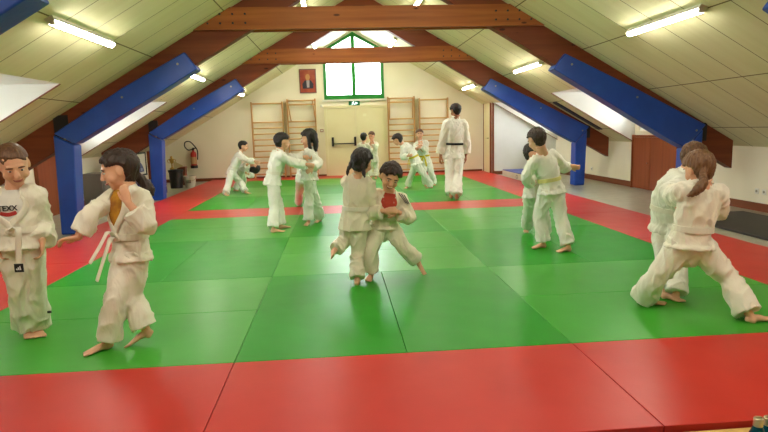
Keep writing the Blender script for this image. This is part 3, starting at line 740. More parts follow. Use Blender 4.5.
def hair(parent, c, F, R, U, h, col, style, vox, tail=None):
    bm = bmesh.new(); rn = random.Random(int(c.x*1000))
    seg, rows = 30, 22; rings = []
    thick = {'buzz': 1.07, 'short': 1.13, 'curly': 1.24, 'pony': 1.11, 'long': 1.14, 'bob': 1.15, 'bun': 1.12, 'braids': 1.12}[style]
    for i in range(rows+1):
        ph = PI*i/rows; ring = []
        for j in range(seg):
            th = 2*PI*j/seg; d = Vector((math.sin(ph)*math.cos(th), math.sin(ph)*math.sin(th), math.cos(ph)))
            jn = noise.noise(d*7+c*3)
            zl = (.40 if style not in ('buzz',) else .44)+.10*jn
            napz = (-.84 if style in ('short', 'buzz', 'curly') else -.93)+.05*jn
            face = d.y > .12 and d.z < zl-.12*(1-d.y)-(.25 if abs(d.x) > .62 else 0)
            ear = abs(d.x) > .6 and d.y > -.05 and d.z < -.12 and style in ('short', 'buzz', 'pony', 'curly')
            low = d.z < napz
            k = 1.06+(thick-1.06)*min(1, max(0, (d.z+.9)/.7))
            if face or ear or low: k = .84
            if style == 'curly' and k > 1: k += .06*noise.noise(d*5+c)
            elif k > 1: k += .03*noise.noise(d*4+c)
            ring.append(bm.verts.new(c+R*(d.x*.67*k*h)+F*((d.y*.85*k-.12-(.10 if d.y < .1 and d.z < -.2 else 0)*0)*h)+U*((d.z*(.74 if d.z > 0 else .92)*k+.27)*h)))
        rings.append(ring)
    for a, b in zip(rings, rings[1:]):
        for j in range(seg):
            f = [a[j], a[(j+1) % seg], b[(j+1) % seg], b[j]]
            try: bm.faces.new(f)
            except ValueError: pass
    bmesh.ops.remove_doubles(bm, verts=bm.verts, dist=1e-5)
    q = lambda x, y, z: c+R*(x*h)+F*(y*h)+U*(z*h)
    if style in ('short', 'curly', 'buzz', 'pony', 'braids', 'bob'):
        ball(bm, q(0, -.36, -.30), (.50*h, .40*h, .46*h), R, F, U, 16)
    if style in ('pony',):
        dn = -Zv
        p0 = q(0, -.92, .05); p1 = q(0, -1.25, -.05)
        if tail: tube(bm, [q(0, -.75, .15)]+list(tail), [.26*h, .18*h]+[.26*h]*(len(tail)-2)+[.07*h], seg=10, cap='round')
        else:
          tube(bm, [q(0, -.80, .1), p0, p1+dn*h*.25, p1+dn*h*.9-F*h*.1, p1+dn*h*1.5-F*h*.05], [.26*h, .17*h, .24*h, .20*h, .05*h], seg=10, cap='round')
    if style in ('long', 'bob'):
        ln = 1.35 if style == 'long' else .75
        for s in (-1, 1):
            tube(bm, [q(s*.50, -.20, .3), q(s*.66, -.12, -.3), q(s*.62, -.18, -.4)-Zv*h*ln*.4, q(s*.52, -.25, -.45)-Zv*h*ln*.75], [(.30*h, .34*h), (.18*h, .34*h), (.20*h, .32*h), (.10*h, .2*h)], F, seg=12, cap='round')
        tube(bm, [q(0, -.6, .2), q(0, -.72, -.4), q(0, -.72, -.4)-Zv*h*ln*.5, q(0, -.70, -.4)-Zv*h*ln*.85], [(.6*h, .35*h), (.6*h, .3*h), (.55*h, .24*h), (.4*h, .1*h)], R, seg=14, cap='round')
    if style == 'braids':
        for s in (-1, 1):
            tube(bm, [q(s*.45, -.6, -.2), q(s*.62, -.66, -.6), q(s*.68, -.64, -.85), q(s*.72, -.58, -1.1)], [.24*h, .12*h, .12*h, .05*h], seg=10, cap='round')
        tube(bm, [q(0, -.5, .2), q(0, -.62, -.5)], [(.6*h, .35*h), (.42*h, .2*h)], R, seg=12, cap='round')
    if style == 'bun':
        ball(bm, q(.1, -1.0, .35), .42*h)
        for k in range(10):
            a = rn.uniform(0, 2*PI); ball(bm, q(.55*math.cos(a), -.3+.2*math.sin(a), .75+.15*math.sin(a*3)), .24*h, seg=8)
    if style == 'curly':
        for k in range(46):
            a = rn.uniform(0, 2*PI); z = rn.uniform(.1, .95); r_ = math.sqrt(1-z*z*.9)
            if math.sin(a) > .55 and z < .45: continue
            ball(bm, q(.70*r_*math.cos(a), -.12+.80*r_*math.sin(a), .32+.72*z), .17*h, seg=7)
    return remesh('hair', bm, vox*.9, 2, HR[col], parent, fold=.008 if style not in ('buzz',) else .002, seed=c.x, fs=(40, 40, 14))

def hand(bm, w, d, n, s, k, curl=35):
    """palm from wrist w along d, palm normal n, thumb towards side s; five fingers"""
    d = d.normalized(); n = (n-d*n.dot(d)).normalized(); a = d.cross(n)*s
    pl = .085*k
    tube(bm, [w-d*.02*k, w+d*.02*k, w+d*pl*.7, w+d*pl], [(.026*k, .019*k), (.034*k, .018*k), (.042*k, .016*k), (.036*k, .013*k)], a, seg=12, cap='round')
    for i, (off, ln) in enumerate(((.030, .070), (.010, .078), (-.010, .072), (-.029, .058))):
        b = w+d*pl*.92+a*off*k; dd = (d+a*off*3).normalized(); ln *= k; pts = [b-dd*.02*k, b]; c = 0; p = b
        for q, f in enumerate((.45, .32, .25)):
            c += curl*(1.0 if q else .6); v = dd*math.cos(rad(c))+n*math.sin(rad(c)); p = p+v*ln*f; pts.append(p)
        tube(bm, pts, [.0092*k, .0095*k, .0088*k, .008*k, .0066*k], a, seg=8, sub=2, cap='round')
    t0 = w+d*.02*k+a*.028*k; td = (d*.7+a*.75+n*.35).normalized()
    tube(bm, [t0-td*.01*k, t0+td*.03*k, t0+td*.05*k+d*.012*k, t0+td*.055*k+d*.035*k], [.014*k, .012*k, .010*k, .008*k], n, seg=8, sub=2, cap='round')

def foot(bm, heel, toe, k, up=None):
    d = (toe-heel); Ln = d.length; d.normalize(); u = up or Zv
    u = (u-d*u.dot(d)).normalized(); a = d.cross(u); s = Ln
    b = heel
    tube(bm, [b+d*.05*s+u*.09*s, b+d*.16*s+u*.12*s, b+d*.42*s+u*.125*s, b+d*.62*s+u*.085*s, b+d*.80*s+u*.055*s], [(.10*s, .08*s), (.125*s, .12*s), (.14*s, .115*s), (.175*s, .08*s), (.185*s, .05*s)], a, seg=14, cap='round')
    for i in range(5):
        o = (-.145+.072*i); ln = (.20, .19, .175, .155, .125)[i]; r = (.052, .036, .034, .031, .03)[i]
        yield_p = b+d*.76*s+a*o*s+u*.056*s
        tube(bm, [yield_p, yield_p+d*ln*.6*s-u*.002*s, yield_p+d*ln*s-u*.012*s], [r*s, r*s, r*.85*s], a, seg=8, sub=2, cap='round')
    return b+d*.16*s+u*.16*s

def person(label, S_, headc, neck, pelvis, yaw, hipyaw, hyaw, arms, legs, hairc, style, hup=(0, 0, 1), hpitch=0, hroll=0, hh=None, gi='a', belt='white', skin='fair',
           group=None, fine=False, shirt=None, sleeve=.86, flare=1.0, adult=False, smile=False, tail=None, curl=(35, 35), hem=1.28, sw=None, wide=1.12, ends=True, bend=0.0, opened=.06):
    k = S_/1.30 if not adult else S_/1.72
    kk = 1.0 if not adult else 1.0
    o = thing('person', label, 'person', (pelvis.x, pelvis.y, 0.0), group)
    vox = .0062 if fine else .0085
    hh = (hh or (.235 if not adult else .235))/2
    N_, P_ = neck, pelvis
    up = (N_-P_).normalized()
    sw = sw or (.138*k if not adult else .185*k); hw = (.095*k if not adult else .125*k)
    th = (.078*k if not adult else .105*k)
    fS, rS, uS = frame(yaw, up); fH, rH, uH = frame(hipyaw, (up+Zv*1.5).normalized())
    Ln = (N_-P_).length
    back = -fS*bend
    def spine(t):
        p = N_.lerp(P_, t) if t <= 1 else P_+(-uH)*(t-1)*Ln
        return p+back*math.sin(PI*max(0, min(1, t)))
    rl = lambda t: rS.lerp(rH, max(0, min(1, t))).normalized()
    fl_ = lambda t: fS.lerp(fH, max(0, min(1, t))).normalized()
    # ---- head orientation
    F = yawv(hyaw); U = (Vector(hup)).normalized()
    F = (F-U*F.dot(U)).normalized(); R = F.cross(U)
    F2 = F*math.cos(rad(hpitch))-U*math.sin(rad(hpitch)); U = U*math.cos(rad(hpitch))+F*math.sin(rad(hpitch)); F = F2
    U2 = U*math.cos(rad(hroll))+R*math.sin(rad(hroll)); R = F.cross(U2); U = U2
    hc = headc
    shR = spine(.13)+rS*(sw*.80); shL = spine(.13)-rS*(sw*.80)
    ua, fa = (.150*S_, .138*S_) if not adult else (.165*S_, .150*S_) ; tl, sl = (.240*S_, .235*S_)
    # ---- body
    bm = bmesh.new()
    head(bm, hc, F, R, U, hh)
    nb = hc-U*hh*.55-F*hh*.18
    tube(bm, [nb, nb.lerp(N_, .5)+fS*.0, N_-uS*.03], [(.052*k if not adult else .062*k)]*2+[.062*k], seg=14)
    tube(bm, [spine(t) for t in (-.02, .08, .3, .6, .9, 1.05)], [(sw*.34, th*.5), (sw*.66, th*.58), (sw*.70, th*.74), (sw*.60, th*.72), (hw*1.0, th*.85), (hw*.95, th*.8)], [rl(t) for t in (0, .1, .3, .6, .9, 1)], seg=18, cap='round')
    W = []
    for sgn, sh, (el, wr, *rest) in ((-1, shL, arms[0]), (1, shR, arms[1])):
        e = ik(sh, wr, el, ua, fa)
        r1 = .034*k if not adult else .042*k
        tube(bm, [sh, sh.lerp(e, .5), e, e.lerp(wr, .35), wr], [r1*.7, r1*.95, r1*.86, r1*.86, r1*.60], seg=12, cap='round')
        hd = rest[0] if rest and rest[0] is not None else (wr-e)
        nn = rest[1] if len(rest) > 1 else (-rS*sgn+fS*.3)
        hand(bm, wr, hd, nn, -sgn if len(rest) < 3 else rest[2], (.86*k if not adult else 1.05*k), curl[0 if sgn < 0 else 1])
        W.append((sh, e, wr))
    K = []
    for sgn, (kn, heel, toe, *rest) in ((-1, legs[0]), (1, legs[1])):
        hp = P_+rH*(sgn*hw*.62)-uH*.02
        ft = heel+(toe-heel).normalized()*(.150*S_)
        an = foot(bm, heel, ft, k, rest[0] if rest else None)
        D_ = (an-hp).length; mn = .955 if len(rest) < 1 else .82
        f_ = min(1, D_/(mn*(tl+sl)))
        kne = ik(hp, an, kn, tl*f_, sl*f_)
        r1 = .058*k if not adult else .075*k
        tube(bm, [hp, hp.lerp(kne, .5), kne, kne.lerp(an, .35), kne.lerp(an, .85), an, an-(an-kne).normalized()*-.02], [r1*1.15, r1, r1*.72, r1*.74, r1*.46, r1*.46, r1*.4], seg=12, cap='round')
        K.append((hp, kne, an))
    a0, b0 = sw, th*1.12
    prof = [(-.085, sw*.33, th*.50), (.02, sw*.66, th*.75), (.12, sw*.96, th*1.05), (.28, sw*1.0, th*1.26), (.48, sw*.95, th*1.30), (.66, sw*.88, th*1.20)]
    tb = .74
    prof += [(tb, sw*.84, th*1.14), (.84, sw*.92*max(flare, 1), th*1.22), (1.0, max(hw*1.38, sw*.98)*flare, th*1.32*flare), (hem-.06, max(hw*1.60, sw*1.12)*flare, th*1.58*flare), (hem, max(hw*1.66, sw*1.16)*flare, th*1.64*flare)]
    def ring(t):
        for (t0, x0, y0), (t1, x1, y1) in zip(prof, prof[1:]):
            if t <= t1:
                u = max(0, (t-t0)/(t1-t0)); return x0+(x1-x0)*u, y0+(y1-y0)*u
        return prof[-1][1:]
    def front(x, t, off, sgn=1):
        a, b = ring(t); x = max(-a*.98, min(a*.98, x)); return spine(t)+rl(t)*x+fl_(t)*sgn*(b*math.sqrt(1-(x/a)**2)+off)
    nw = .055*k if not adult else .07*k
    op = opened*k
    xo = lambda t, s: s*(nw*.95*(1-t/.62)+op*.55*math.sin(PI*min(1, max(0, t/.62)))) if t < .62 else -s*.02*k*(t-.62)/.12
    # open chest: skin or shirt behind the crossing lapels
    vb = bmesh.new() if shirt else bm
    g = [[], []]
    rows_ = 9
    for i in range(rows_):
        t = -.02+.60*i/(rows_-1); w_ = max(abs(xo(max(t, 0), 1)), .004)+.006
        for q, off in ((0, .006 if not shirt else .0085), (1, -.025)):
            g[q].append([vb.verts.new(front(-w_+2*w_*j/6, max(t, .02), off)+(spine(t)-spine(max(t, .02)))) for j in range(7)])
    for q in (0, 1):
        for a, b in zip(g[q], g[q][1:]):
            for j in range(6): vb.faces.new([a[j], a[j+1], b[j+1], b[j]])
    A, B_ = g
    for a, b, c, d in zip(A, A[1:], B_, B_[1:]):
        vb.faces.new([a[0], b[0], d[0], c[0]]); vb.faces.new([a[-1], b[-1], d[-1], c[-1]])
    vb.faces.new(A[0]+B_[0][::-1]); vb.faces.new(A[-1]+B_[-1][::-1])
    remesh('body', bm, vox, 2, SK[skin], o)
    info = dict(o=o, front=front, spine=spine, k=k, fl=fl_, rl=rl, prof=ring)
    if shirt:
        info['shirt'] = remesh('undershirt', vb, .007, 2, shirt, o, fold=.003, seed=S_)
    # ---- eyes, brows, mouth
    q = lambda x, y, z: hc+R*(x*hh)+F*(y*hh)+U*(z*hh)
    for s in (-1, 1):
        e = bmesh.new(); ball(e, q(s*.25, .655, .05), (.105*hh, .09*hh, .038*hh), R, F, U, 12); eo = obj('eye', e, M_eye, o, smooth=True)
        e = bmesh.new(); ball(e, q(s*.25, .710, .05), (.055*hh, .045*hh, .042*hh), R, F, U, 10); obj('iris', e, M_iris, o, smooth=True)
        e = bmesh.new(); tube(e, [q(s*.12, .755, .215), q(s*.26, .74, .23), q(s*.40, .64, .18)], [(.03*hh, .02*hh), (.045*hh, .025*hh), (.02*hh, .02*hh)], U, seg=8, cap='round'); obj('eyebrow', e, HR[hairc], o, smooth=True)
    e = bmesh.new(); wm = .26 if smile else .19; dz = .07 if smile else 0
    tube(e, [q(-wm, .64, -.47+dz), q(-.1, .76, -.485), q(.1, .76, -.485), q(wm, .64, -.47+dz)], [(.02*hh, .03*hh), (.05*hh, .05*hh), (.05*hh, .05*hh), (.02*hh, .03*hh)], U, seg=8, cap='round'); obj('mouth', e, M_lip, o, smooth=True)
    if smile:
        e = bmesh.new(); tube(e, [q(-wm*.75, .71, -.455+dz*.6), q(0, .80, -.475), q(wm*.75, .71, -.455+dz*.6)], [(.03*hh, .02*hh)]*3, U, seg=8, cap='round'); obj('teeth', e, M_teeth, o, smooth=True)
    hair(o, hc, F, R, U, hh, hairc, style, vox, tail)
    # ---- jacket
    bm = bmesh.new()
    ts = [p[0] for p in prof]
    tube(bm, [spine(t) for t in ts], [(p[1], p[2]) for p in prof], [rl(t) for t in ts], seg=28, sub=2)
    cuffs = []
    for (sh, e, wr), sg in zip(W, (-1, 1)):
        cu = e.lerp(wr, sleeve) if sleeve < 1 else wr
        r1 = (.047*k if not adult else .060*k)*wide
        ins = sh-rS*(sg*sw*.25)
        sag = -Zv*r1*.22
        tube(bm, [ins, sh, sh.lerp(e, .5)+sag*.4, e+sag*.6, e.lerp(cu, .5)+sag, cu+sag*.8], [r1*1.25, r1*1.28, r1*1.15, r1*1.10, r1*1.22, r1*1.28], seg=16)
    jk = remesh('jacket', bm, .0085 if fine else .0105, 2, GI[gi], o, fold=.0135*min(1.1, k)*(1 if fine else 1.15), seed=pelvis.x*3.1, fs=(12, 12, 7))
    info['jacket'] = jk
    # ---- collar band
    for s in (-1, 1):
        b = bmesh.new()
        pts = [spine(-.09)-fl_(0)*(th*.60)+rS*(s*nw*.30), spine(-.085)-fl_(0)*(th*.30)+rS*(s*nw*.88), spine(-.055)+fl_(0)*(th*.15)+rS*(s*nw*1.06)]
        tt = [.03, .12, .24, .36, .48, .60, .70, .80]
        pts += [front(xo(t, s)+(s*.006), t, .008+(.004 if s > 0 else 0)) for t in tt]
        sd = [Vector(fS)*.6+rS*s*.4]*0
        dirs = []
        for i, p in enumerate(pts):
            tg = (pts[min(i+1, len(pts)-1)]-pts[max(i-1, 0)]).normalized()
            outn = (p-spine([-.03, -.03, 0][i] if i < 3 else tt[i-3]))
            if i < 3: outn = outn*.3+uS*.02+outn.normalized()*.03
            dirs.append(tg.cross(outn).normalized())
        tube(b, pts, [(.020*k*(1 if i > 1 else .9), .0065) for i in range(len(pts))], dirs, seg=10, sub=3, cap='round')
        obj('lapel', b, GI[gi], o, smooth=True)
    # ---- trousers
    bm = bmesh.new()
    tube(bm, [spine(.78), P_+uH*.03, P_-uH*.05*k, P_-uH*.10*k], [(hw*1.15, th*.95), (hw*1.28, th*1.12), (hw*1.25, th*1.12), (hw*.8, th*.8)], [rl(1)]*4, seg=20, cap='round')
    r1 = (.078*k if not adult else .100*k)
    for (hp, kn, an), sg in zip(K, (-1, 1)):
        hm = kn.lerp(an, .88)
        tube(bm, [hp+uH*.03, hp.lerp(kn, .45), kn, kn.lerp(hm, .5), hm], [r1*1.08, r1*1.02, r1*.84, r1*.84*wide, r1*.90*wide], seg=18)
    info['trousers'] = remesh('trousers', bm, .0085 if fine else .0105, 2, GI[gi], o, fold=.0135*min(1.1, k)*(1 if fine else 1.15), seed=pelvis.y*2.3, fs=(12, 12, 7))
    # ---- belt with knot and hanging ends
    b = bmesh.new(); a, bb = ring(tb); n = 28; c0 = spine(tb)
    rr = rl(tb); ff = fl_(tb); uu = rr.cross(ff).normalized()
    loop = [[], [], [], []]
    for i in range(n):
        an = 2*PI*i/n; cx, sx = math.cos(an), math.sin(an)
        for q, (of, z) in enumerate(((.004, -.019), (.0155, -.019), (.0155, .019), (.004, .019))):
            loop[q].append(b.verts.new(c0+rr*((a+of)*cx)+ff*((bb+of)*sx)+uu*(z*k)))
    for i in range(n):
        for q in range(4): b.faces.new([loop[q][i], loop[q][(i+1) % n], loop[(q+1) % 4][(i+1) % n], loop[(q+1) % 4][i]])
    bo = obj('belt', b, BELT[belt], o, smooth=False)
    b = bmesh.new(); kp = c0+ff*(bb+.022); ball(b, kp, (.026*k, .016*k, .021*k), rr, ff, uu, 10); obj('knot', b, BELT[belt], bo, smooth=True)
    if ends:
        E_ = ends if isinstance(ends, (list, tuple)) else [[kp, kp+ff*.018-Zv*.06*k-rr*.03*k, kp+ff*.02-Zv*.15*k-rr*.05*k, kp+ff*.015-Zv*.23*k-rr*.06*k], [kp, kp+ff*.018-Zv*.06*k+rr*.03*k, kp+ff*.02-Zv*.14*k+rr*.06*k, kp+ff*.015-Zv*.20*k+rr*.08*k]]
        for pts in E_:
            b = bmesh.new(); pts = [kp]+list(pts[1:]) if pts[0] is kp else [kp]+list(pts)
            tube(b, pts, [(.018*k, .004)]*len(pts), rr, seg=8, cap='round'); obj('belt_end', b, BELT[belt], bo, smooth=True)
    for c in o.children:
        pass
    return info

A = at
# ---- 1: boy on the left, facing the camera
v = .58
I = person('boy with cropped brown hair and white lettered T-shirt, standing still at the far left', 1.31, A(13.5, 165, v-.03), A(14.5, 191, v+.03), A(20, 243, v), 184, 182, 215,
    [(A(47, 220, v+.3), A(42.5, 242, v-.03), Vector((-.1, -.1, -1))), (A(-10, 222, v+.3), A(1, 243, v-.04), Vector((.1, -.1, -1)))],
    [(A(36, 285, v-.05), fl(36, 331), fl(43, 341)), (A(21, 285, v-.05), fl(28, 332), fl(31, 343.5))],
    'brown', 'buzz', hpitch=26, hroll=8, hh=.255, fine=True, shirt=cloth('white_tshirt', srgb(222, 220, 212), srgb(228, 226, 220), .15), skin='fair', hem=1.10, opened=.11, gi='a', wide=1.34,
    ends=[[A(18, 228, v-.19), A(18.5, 248, v-.18), A(19, 270, v-.17)]])
k = I['k']; fr = I['front']; o = I['o']
ttc = fr(0, .32, .014); ff = I['fl'](.3); rr = I['rl'](.3); uu = rr.cross(ff)
X = -rr; M4 = Matrix((X, uu, ff)).transposed().to_4x4(); M4.translation = ttc
X.normalize()
text('TEXX', .046, M_badge, o, M4, 'shirt_lettering', .002, .0006)
b = bmesh.new(); pts = [fr(-.045+.09*j/6, .40+.03*math.sin(PI*j/6), .011) for j in range(7)]
tube(b, pts, [(.012, .003)]*7, uu, seg=8, cap='round'); obj('red_stripe', b, mat('print_red_stripe', srgb(170, 40, 36), .6), o)
bp = A(19, 268, v-.185)
q = B('belt_badge', [((bp.x-.026, bp.y-.003, bp.z-.026), (bp.x+.026, bp.y+.003, bp.z+.026))], M_badge, o)
b = bmesh.new()
for j in range(3):
    x = bp.x-.014+.010*j; h_ = .008+.007*j; 
    prism(b, [(x, bp.z-.012), (x+.008, bp.z-.012), (x+.004, bp.z-.012+h_*1.2), (x-.002, bp.z-.012+h_)], bp.y-.0045, bp.y-.003)
obj('badge_emblem', b, M_badgew, o)
tp = A(49.5, 312, v-.11)
B('hem_badge', [((tp.x-.012, tp.y-.004, tp.z-.007), (tp.x+.012, tp.y+.004, tp.z+.007))], M_badge, o)

# ---- 2: girl with ponytail reaching out, left
v = .42
I = person('girl with dark ponytail and yellow top, left, reaching one hand towards the boy', 1.28, A(119, 170.5, v), A(127, 190, v+.02), A(131, 250, v+.02), 152, 140, 108,
    [(A(151, 213, v-.02), A(128, 202, v-.16), Vector((-.25, .1, .9)), Vector((.3, .9, 0))), (A(95, 214, v-.05), A(77, 238, v-.12), Vector((-1, -.1, -.05)), Vector((0, -.3, -1)))],
    [(A(136, 292, v-.02), fl(154, 333.5, .07), fl(134, 343.5, .015)), (A(117, 290, v-.12), fl(113, 347), fl(90, 354))][::1],
    'dark', 'pony', hpitch=14, hh=.245, tail=[A(136, 174, v+.06), A(143, 181, v+.07), A(150, 190, v+.07), A(153, 195, v+.06)], fine=True, shirt=noisy('yellow_top', srgb(196, 138, 24), srgb(150, 92, 20), (14, 14, 14), .8), gi='a', wide=1.12, hem=1.16, sleeve=.72, opened=.075,
    ends=[[A(110, 240, v-.28), A(104, 258, v-.3), A(97, 281, v-.32)], [A(108, 232, v-.26), A(100, 246, v-.3), A(90, 263, v-.32)]])

# ---- 3 and 4: pair in the middle
v = 1.75
person('black-haired girl with braids seen from behind, holding the smiling girl', 1.17, A(362, 162.5, v), A(358.5, 177, v), A(355, 219, v), -12, -5, -32,
    [(A(347, 208, v+.16), A(366, 210, v+.24)), (A(375, 203, v+.02), A(383, 207, v+.12))],
    [(A(346, 240, v+.05), A(338, 251, v-.04), A(334, 256, v-.16), Vector((-.7, .5, .5))), (A(356, 250, v+.06), fl(357, 285.5), fl(358, 277))],
    'black', 'braids', hpitch=12, hroll=6, hh=.235, fine=True, gi='c', hem=1.26, flare=1.02, sleeve=.95, wide=1.05, skin='fair', ends=False)
v = 1.86
I = person('smiling girl with curly brown hair and red top, leaning, facing the camera, centre', 1.22, A(390, 177.5, v-.10), A(390, 193, v-.02), A(384, 225, v), 176, 186, 192,
    [(A(411, 210, v), A(397, 212, v-.16), Vector((-1, -.1, .15)), Vector((0, 1, -.2))), (A(371, 204, v-.05), A(385, 211, v-.20), Vector((1, -.1, .1)), Vector((0, 1, -.2)))],
    [(A(401, 244, v-.05), A(413.5, 261, v+.02), A(421, 271, v-.02)), (A(372, 250, v-.08), fl(372, 277), fl(366, 284))],
    'dark', 'curly', hup=(.30, -.1, 1), hpitch=16, hh=.235, fine=True, shirt=cloth('red_top', srgb(176, 66, 52), srgb(186, 76, 60), .2), gi='c', hem=1.1, smile=True, sleeve=.80, opened=.10, skin='fair', ends=False)
o = I['o']
for j in range(3):
    b = bmesh.new(); p = A(399+2.6*j, 193.5+.8*j, v-.12); q_ = A(406+1.6*j, 203+.5*j, v-.12+.01)
    fr = I['front']
    tube(b, [p, p.lerp(q_, .5), q_], [(.0045, .003)]*3, seg=8, cap='round'); obj('shoulder_stripe', b, M_badge, o)
b = bmesh.new(); ball(b, A(410.5, 255, v-.055), (.016, .008, .024)); obj('leg_badge', b, M_badge, o)

# ---- 5 and 6: pair at the back left
v = 9.8
person('dark-haired boy at the back left leaning forward over his bent partner', 1.27, A(243.5, 146.5, v), A(240, 153, v), A(231.5, 172, v), -80, -75, -98,
    [(A(246, 166, v+.15), A(254, 162, v+.2)), (A(246, 166, v-.15), A(255, 161.5, v-.15))],
    [(A(240, 181, v+.05), fl(245, 193.5), fl(251, 194)), (A(229, 182, v-.05), fl(225, 195.5), fl(230, 196.5))], 'black', 'short', hpitch=12, gi='b', hem=1.15, ends=False)
v = 10.0
person('black-haired child bent double, head down, at the back left beside the wall bars', 1.25, A(254.5, 167.5, v-.1), A(250, 165.5, v), A(240, 170, v+.25), -85, -70, -85,
    [(A(247, 172, v), A(247, 165, v-.2)), (A(252, 176, v-.2), A(248, 174, v-.3))],
    [(A(243, 182, v+.5), fl(241, 189.5), fl(246, 190)), (A(238, 183, v+.3), fl(234, 191), fl(239, 191.5))], 'black', 'bob', hup=(.8, 0, -.5), hpitch=10, gi='b', hem=1.1, ends=False)

# ---- 7, 8, 9: group left of centre
v = 4.65
person('dark-haired boy left of centre, side-on, gripping the long-haired girl', 1.27, A(282.5, 142, v), A(279, 151.5, v), A(272.5, 180, v), -68, -70, -72,
    [(A(292, 163, v+.1), A(304, 157, v+.15)), (A(292, 167, v-.08), A(307, 164.5, v-.05))],
    [(A(281, 203, v+.02), fl(279, 229), fl(287, 228)), (A(277, 204, v), fl(271, 232.5), fl(283, 232))], 'black', 'short', hpitch=8, gi='b', hem=1.17, skin='fair', ends=False)
v = 4.95
person('girl with long dark hair left of centre, facing left towards the boy', 1.28, A(308.5, 138.5, v), A(311, 149, v), A(309.5, 177, v), 76, 62, 80,
    [(A(325, 165, v-.05), A(312, 168, v-.22)), (A(302, 163, v-.05), A(295, 158, v+.0))],
    [(A(317, 198, v+.05), fl(321, 221), fl(314, 223.5)), (A(304, 200, v-.1), fl(309, 224), fl(302, 228))][::1], 'black', 'long', hpitch=12, gi='b', hem=1.12, ends=False, hh=.25)
v = 6.1
person('child almost hidden behind the long-haired girl, bare foot showing', 1.2, A(309, 146, v), A(308, 153, v), A(304, 176, v), 170, 170, 175,
    [(A(314, 165, v), A(310, 170, v-.2)), (A(300, 165, v), A(304, 172, v-.2))],
    [(A(308, 190, v-.05), fl(312, 206), fl(316, 208)), (A(299, 190, v-.08), fl(299, 205), fl(299, 209))], 'dark', 'short', gi='b', ends=False)

# ---- 10, 11: two children by the emergency door
v = 12.0
person('dark-haired child in white with back turned, by the emergency door', 1.24, A(364, 137.5, v), A(363.5, 143.5, v), A(363, 158, v), -15, 0, -30,
    [(A(357, 153, v+.1), A(361, 156, v+.25)), (A(370, 152, v+.1), A(371, 149, v+.25))],
    [(A(361, 168, v), fl(361, 180), fl(361, 178)), (A(366, 168, v), fl(366, 180), fl(366.5, 178))], 'black', 'short', gi='a', ends=False)
v = 12.5
person('brown-haired child by the emergency door facing the room, hands near mouth', 1.3, A(371.5, 136, v), A(372, 142.5, v), A(373.5, 158, v), 165, 180, 160,
    [(A(378, 149, v), A(373.5, 142.5, v-.2), Vector((-.2, 0, 1))), (A(367, 149, v), A(370, 145, v-.2), Vector((.3, 0, 1)))],
    [(A(376, 168, v), fl(376, 178.5), fl(376, 181)), (A(371, 168, v), fl(371, 178.5), fl(371, 181))], 'brown', 'short', hpitch=15, gi='a', ends=False)

# ---- 12, 13: pair by the wall bars
v = 9.3
person('dark-haired child in a yellow belt bending left before the wall bars', 1.3, A(397.5, 140, v-.05), A(402.5, 144.5, v), A(416, 162, v), 70, 60, 75,
    [(A(404, 160, v-.15), A(408, 156, v-.25)), (A(404, 158, v+.15), A(414, 150, v+.3))],
    [(A(424, 174, v-.02), fl(433, 188), fl(425, 188.5)), (A(409, 176, v+.1), fl(408, 188), fl(401, 190))][::1], 'black', 'curly', hpitch=30, gi='b', belt='yellow', hem=1.12, ends=True, bend=.05, wide=1.1)
v = 9.9
person('brown-haired child in a yellow belt facing the camera before the wall bars', 1.3, A(419.5, 134.5, v), A(420.5, 141.5, v), A(425, 161, v), 165, 170, 178,
    [(A(432, 151, v), A(421, 145, v-.22), Vector((-1, 0, .2))), (A(412, 150, v-.05), A(417, 148, v-.25))],
    [(A(432, 174, v-.1), fl(434, 185), fl(436, 187.5)), (A(424, 174, v-.1), fl(426, 186), fl(424, 189))], 'brown', 'short', gi='b', belt='yellow', hem=1.12)

# ---- 14: the adult in a black belt
v = 7.6
person('tall adult in a white uniform and black belt walking away, near the wall bars', 1.76, A(455.3, 111, v), A(455.5, 119.5, v), A(454, 152.5, v), 2, 2, 28,
    [(A(439, 141, v-.05), A(440.5, 156, v+.02)), (A(472, 140, v-.05), A(466, 155.5, v+.03))],
    [(A(447, 171, v+.12), fl(451, 198.5, .02), fl(454, 192.5)), (A(458, 172, v+.08), fl(456.5, 200), fl(458.5, 194))], 'black', 'curly', hpitch=14, adult=True, gi='b', belt='black', hem=1.18, ends=True, sleeve=.80, wide=1.15, skin='tan', hh=.24, curl=(25, 25))

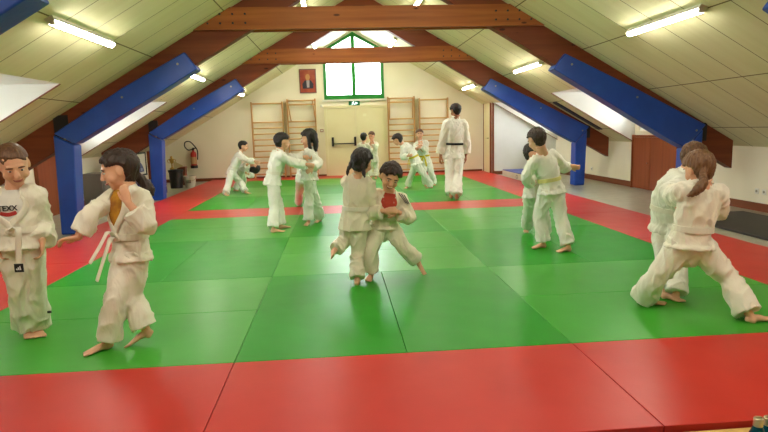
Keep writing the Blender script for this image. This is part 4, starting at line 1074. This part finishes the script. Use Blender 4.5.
# ---- 15, 16: pair on the right before the far post
v = 3.2
person('dark-haired child mostly hidden behind the boy on the right, arms round him', 1.22, A(533.5, 154, v), A(532, 163, v), A(534, 190, v), -120, -150, -130,
    [(A(522, 178, v-.15), A(529, 181, v-.35)), (A(552, 168, v-.05), A(571, 166, v-.25), Vector((.8, -.2, -.2)))],
    [(A(545, 212, v-.1), fl(546, 236), fl(549, 241)), (A(527, 212, v-.15), fl(527, 229, .03), fl(525, 235))], 'black', 'short', hpitch=10, gi='b', belt='white', ends=False)
v = 2.68
person('short-haired boy on the right seen from behind with a pale yellow belt', 1.30, A(536.5, 140, v), A(543, 154, v), A(551.5, 188, v), 14, 20, 22,
    [(A(521, 175, v-.02), A(530, 182, v+.20), Vector((.5, .8, 0))), (A(563, 175, v+.1), A(566, 167, v+.32), Vector((.4, .8, .1)))],
    [(A(543, 216, v+.05), fl(546, 247), fl(530, 249)), (A(560, 217, v-.02), fl(571, 250.5), fl(553, 253))], 'dark', 'short', hpitch=26, hh=.235, gi='b', belt='pale', hem=1.16, ends=False, fine=True, sleeve=.95, wide=1.1, skin='fair')

# ---- 17, 18: pair at the right
v = 1.0
person('brown-haired child in white bent over behind the ponytailed girl at the right', 1.25, A(694, 159, v+.04), A(684, 174, v), A(668, 222, v+.1), -110, -70, -70,
    [(A(664, 195, v+.05), A(676, 202, v-.3)), (A(660, 190, v-.15), A(684, 205, v-.3))],
    [(A(664, 262, v), fl(660, 297), fl(668, 299)), (A(694, 262, v-.25), A(670, 295, v-.28), A(677, 311, v-.30), Vector((.8, -.3, .4)))], 'brown', 'short', hpitch=30, gi='b', hem=1.2, flare=1.05, bend=.07, ends=True, wide=1.15, fine=True)
v = .42
person('girl with a long brown ponytail seen from behind, lunging wide at the far right', 1.36, A(698.5, 169, v), A(702, 185, v-.02), A(690, 243, v), 6, 2, 8,
    [(A(674, 200, v+.15), A(674, 193, v+.36)), (A(719, 208, v+.10), A(712, 198, v+.28))],
    [(A(657, 275, v-.05), fl(637, 303.5), fl(646, 304)), (A(727, 275, v-.05), fl(746, 322.5), fl(766, 321))], 'light', 'pony', hpitch=16, hroll=-8, hh=.235, tail=[A(703, 173, v-.10), A(703, 183, v-.13), A(696, 191, v-.13), A(688, 196, v-.12)], gi='a', hem=1.08, fine=True, sleeve=.95, wide=1.24, ends=False)
# ------------------------------------------------------------------ light and view
sc = bpy.context.scene
w = bpy.data.worlds.new('world'); sc.world = w; w.use_nodes = True
w.node_tree.nodes['Background'].inputs[0].default_value = (0.90, 0.96, 1.0, 1)
w.node_tree.nodes['Background'].inputs[1].default_value = 7.0
sc.view_settings.view_transform = 'Standard'; sc.view_settings.look = 'None'
sc.view_settings.gamma = 1; sc.view_settings.use_curve_mapping = False
sc.view_settings.exposure = 1.4
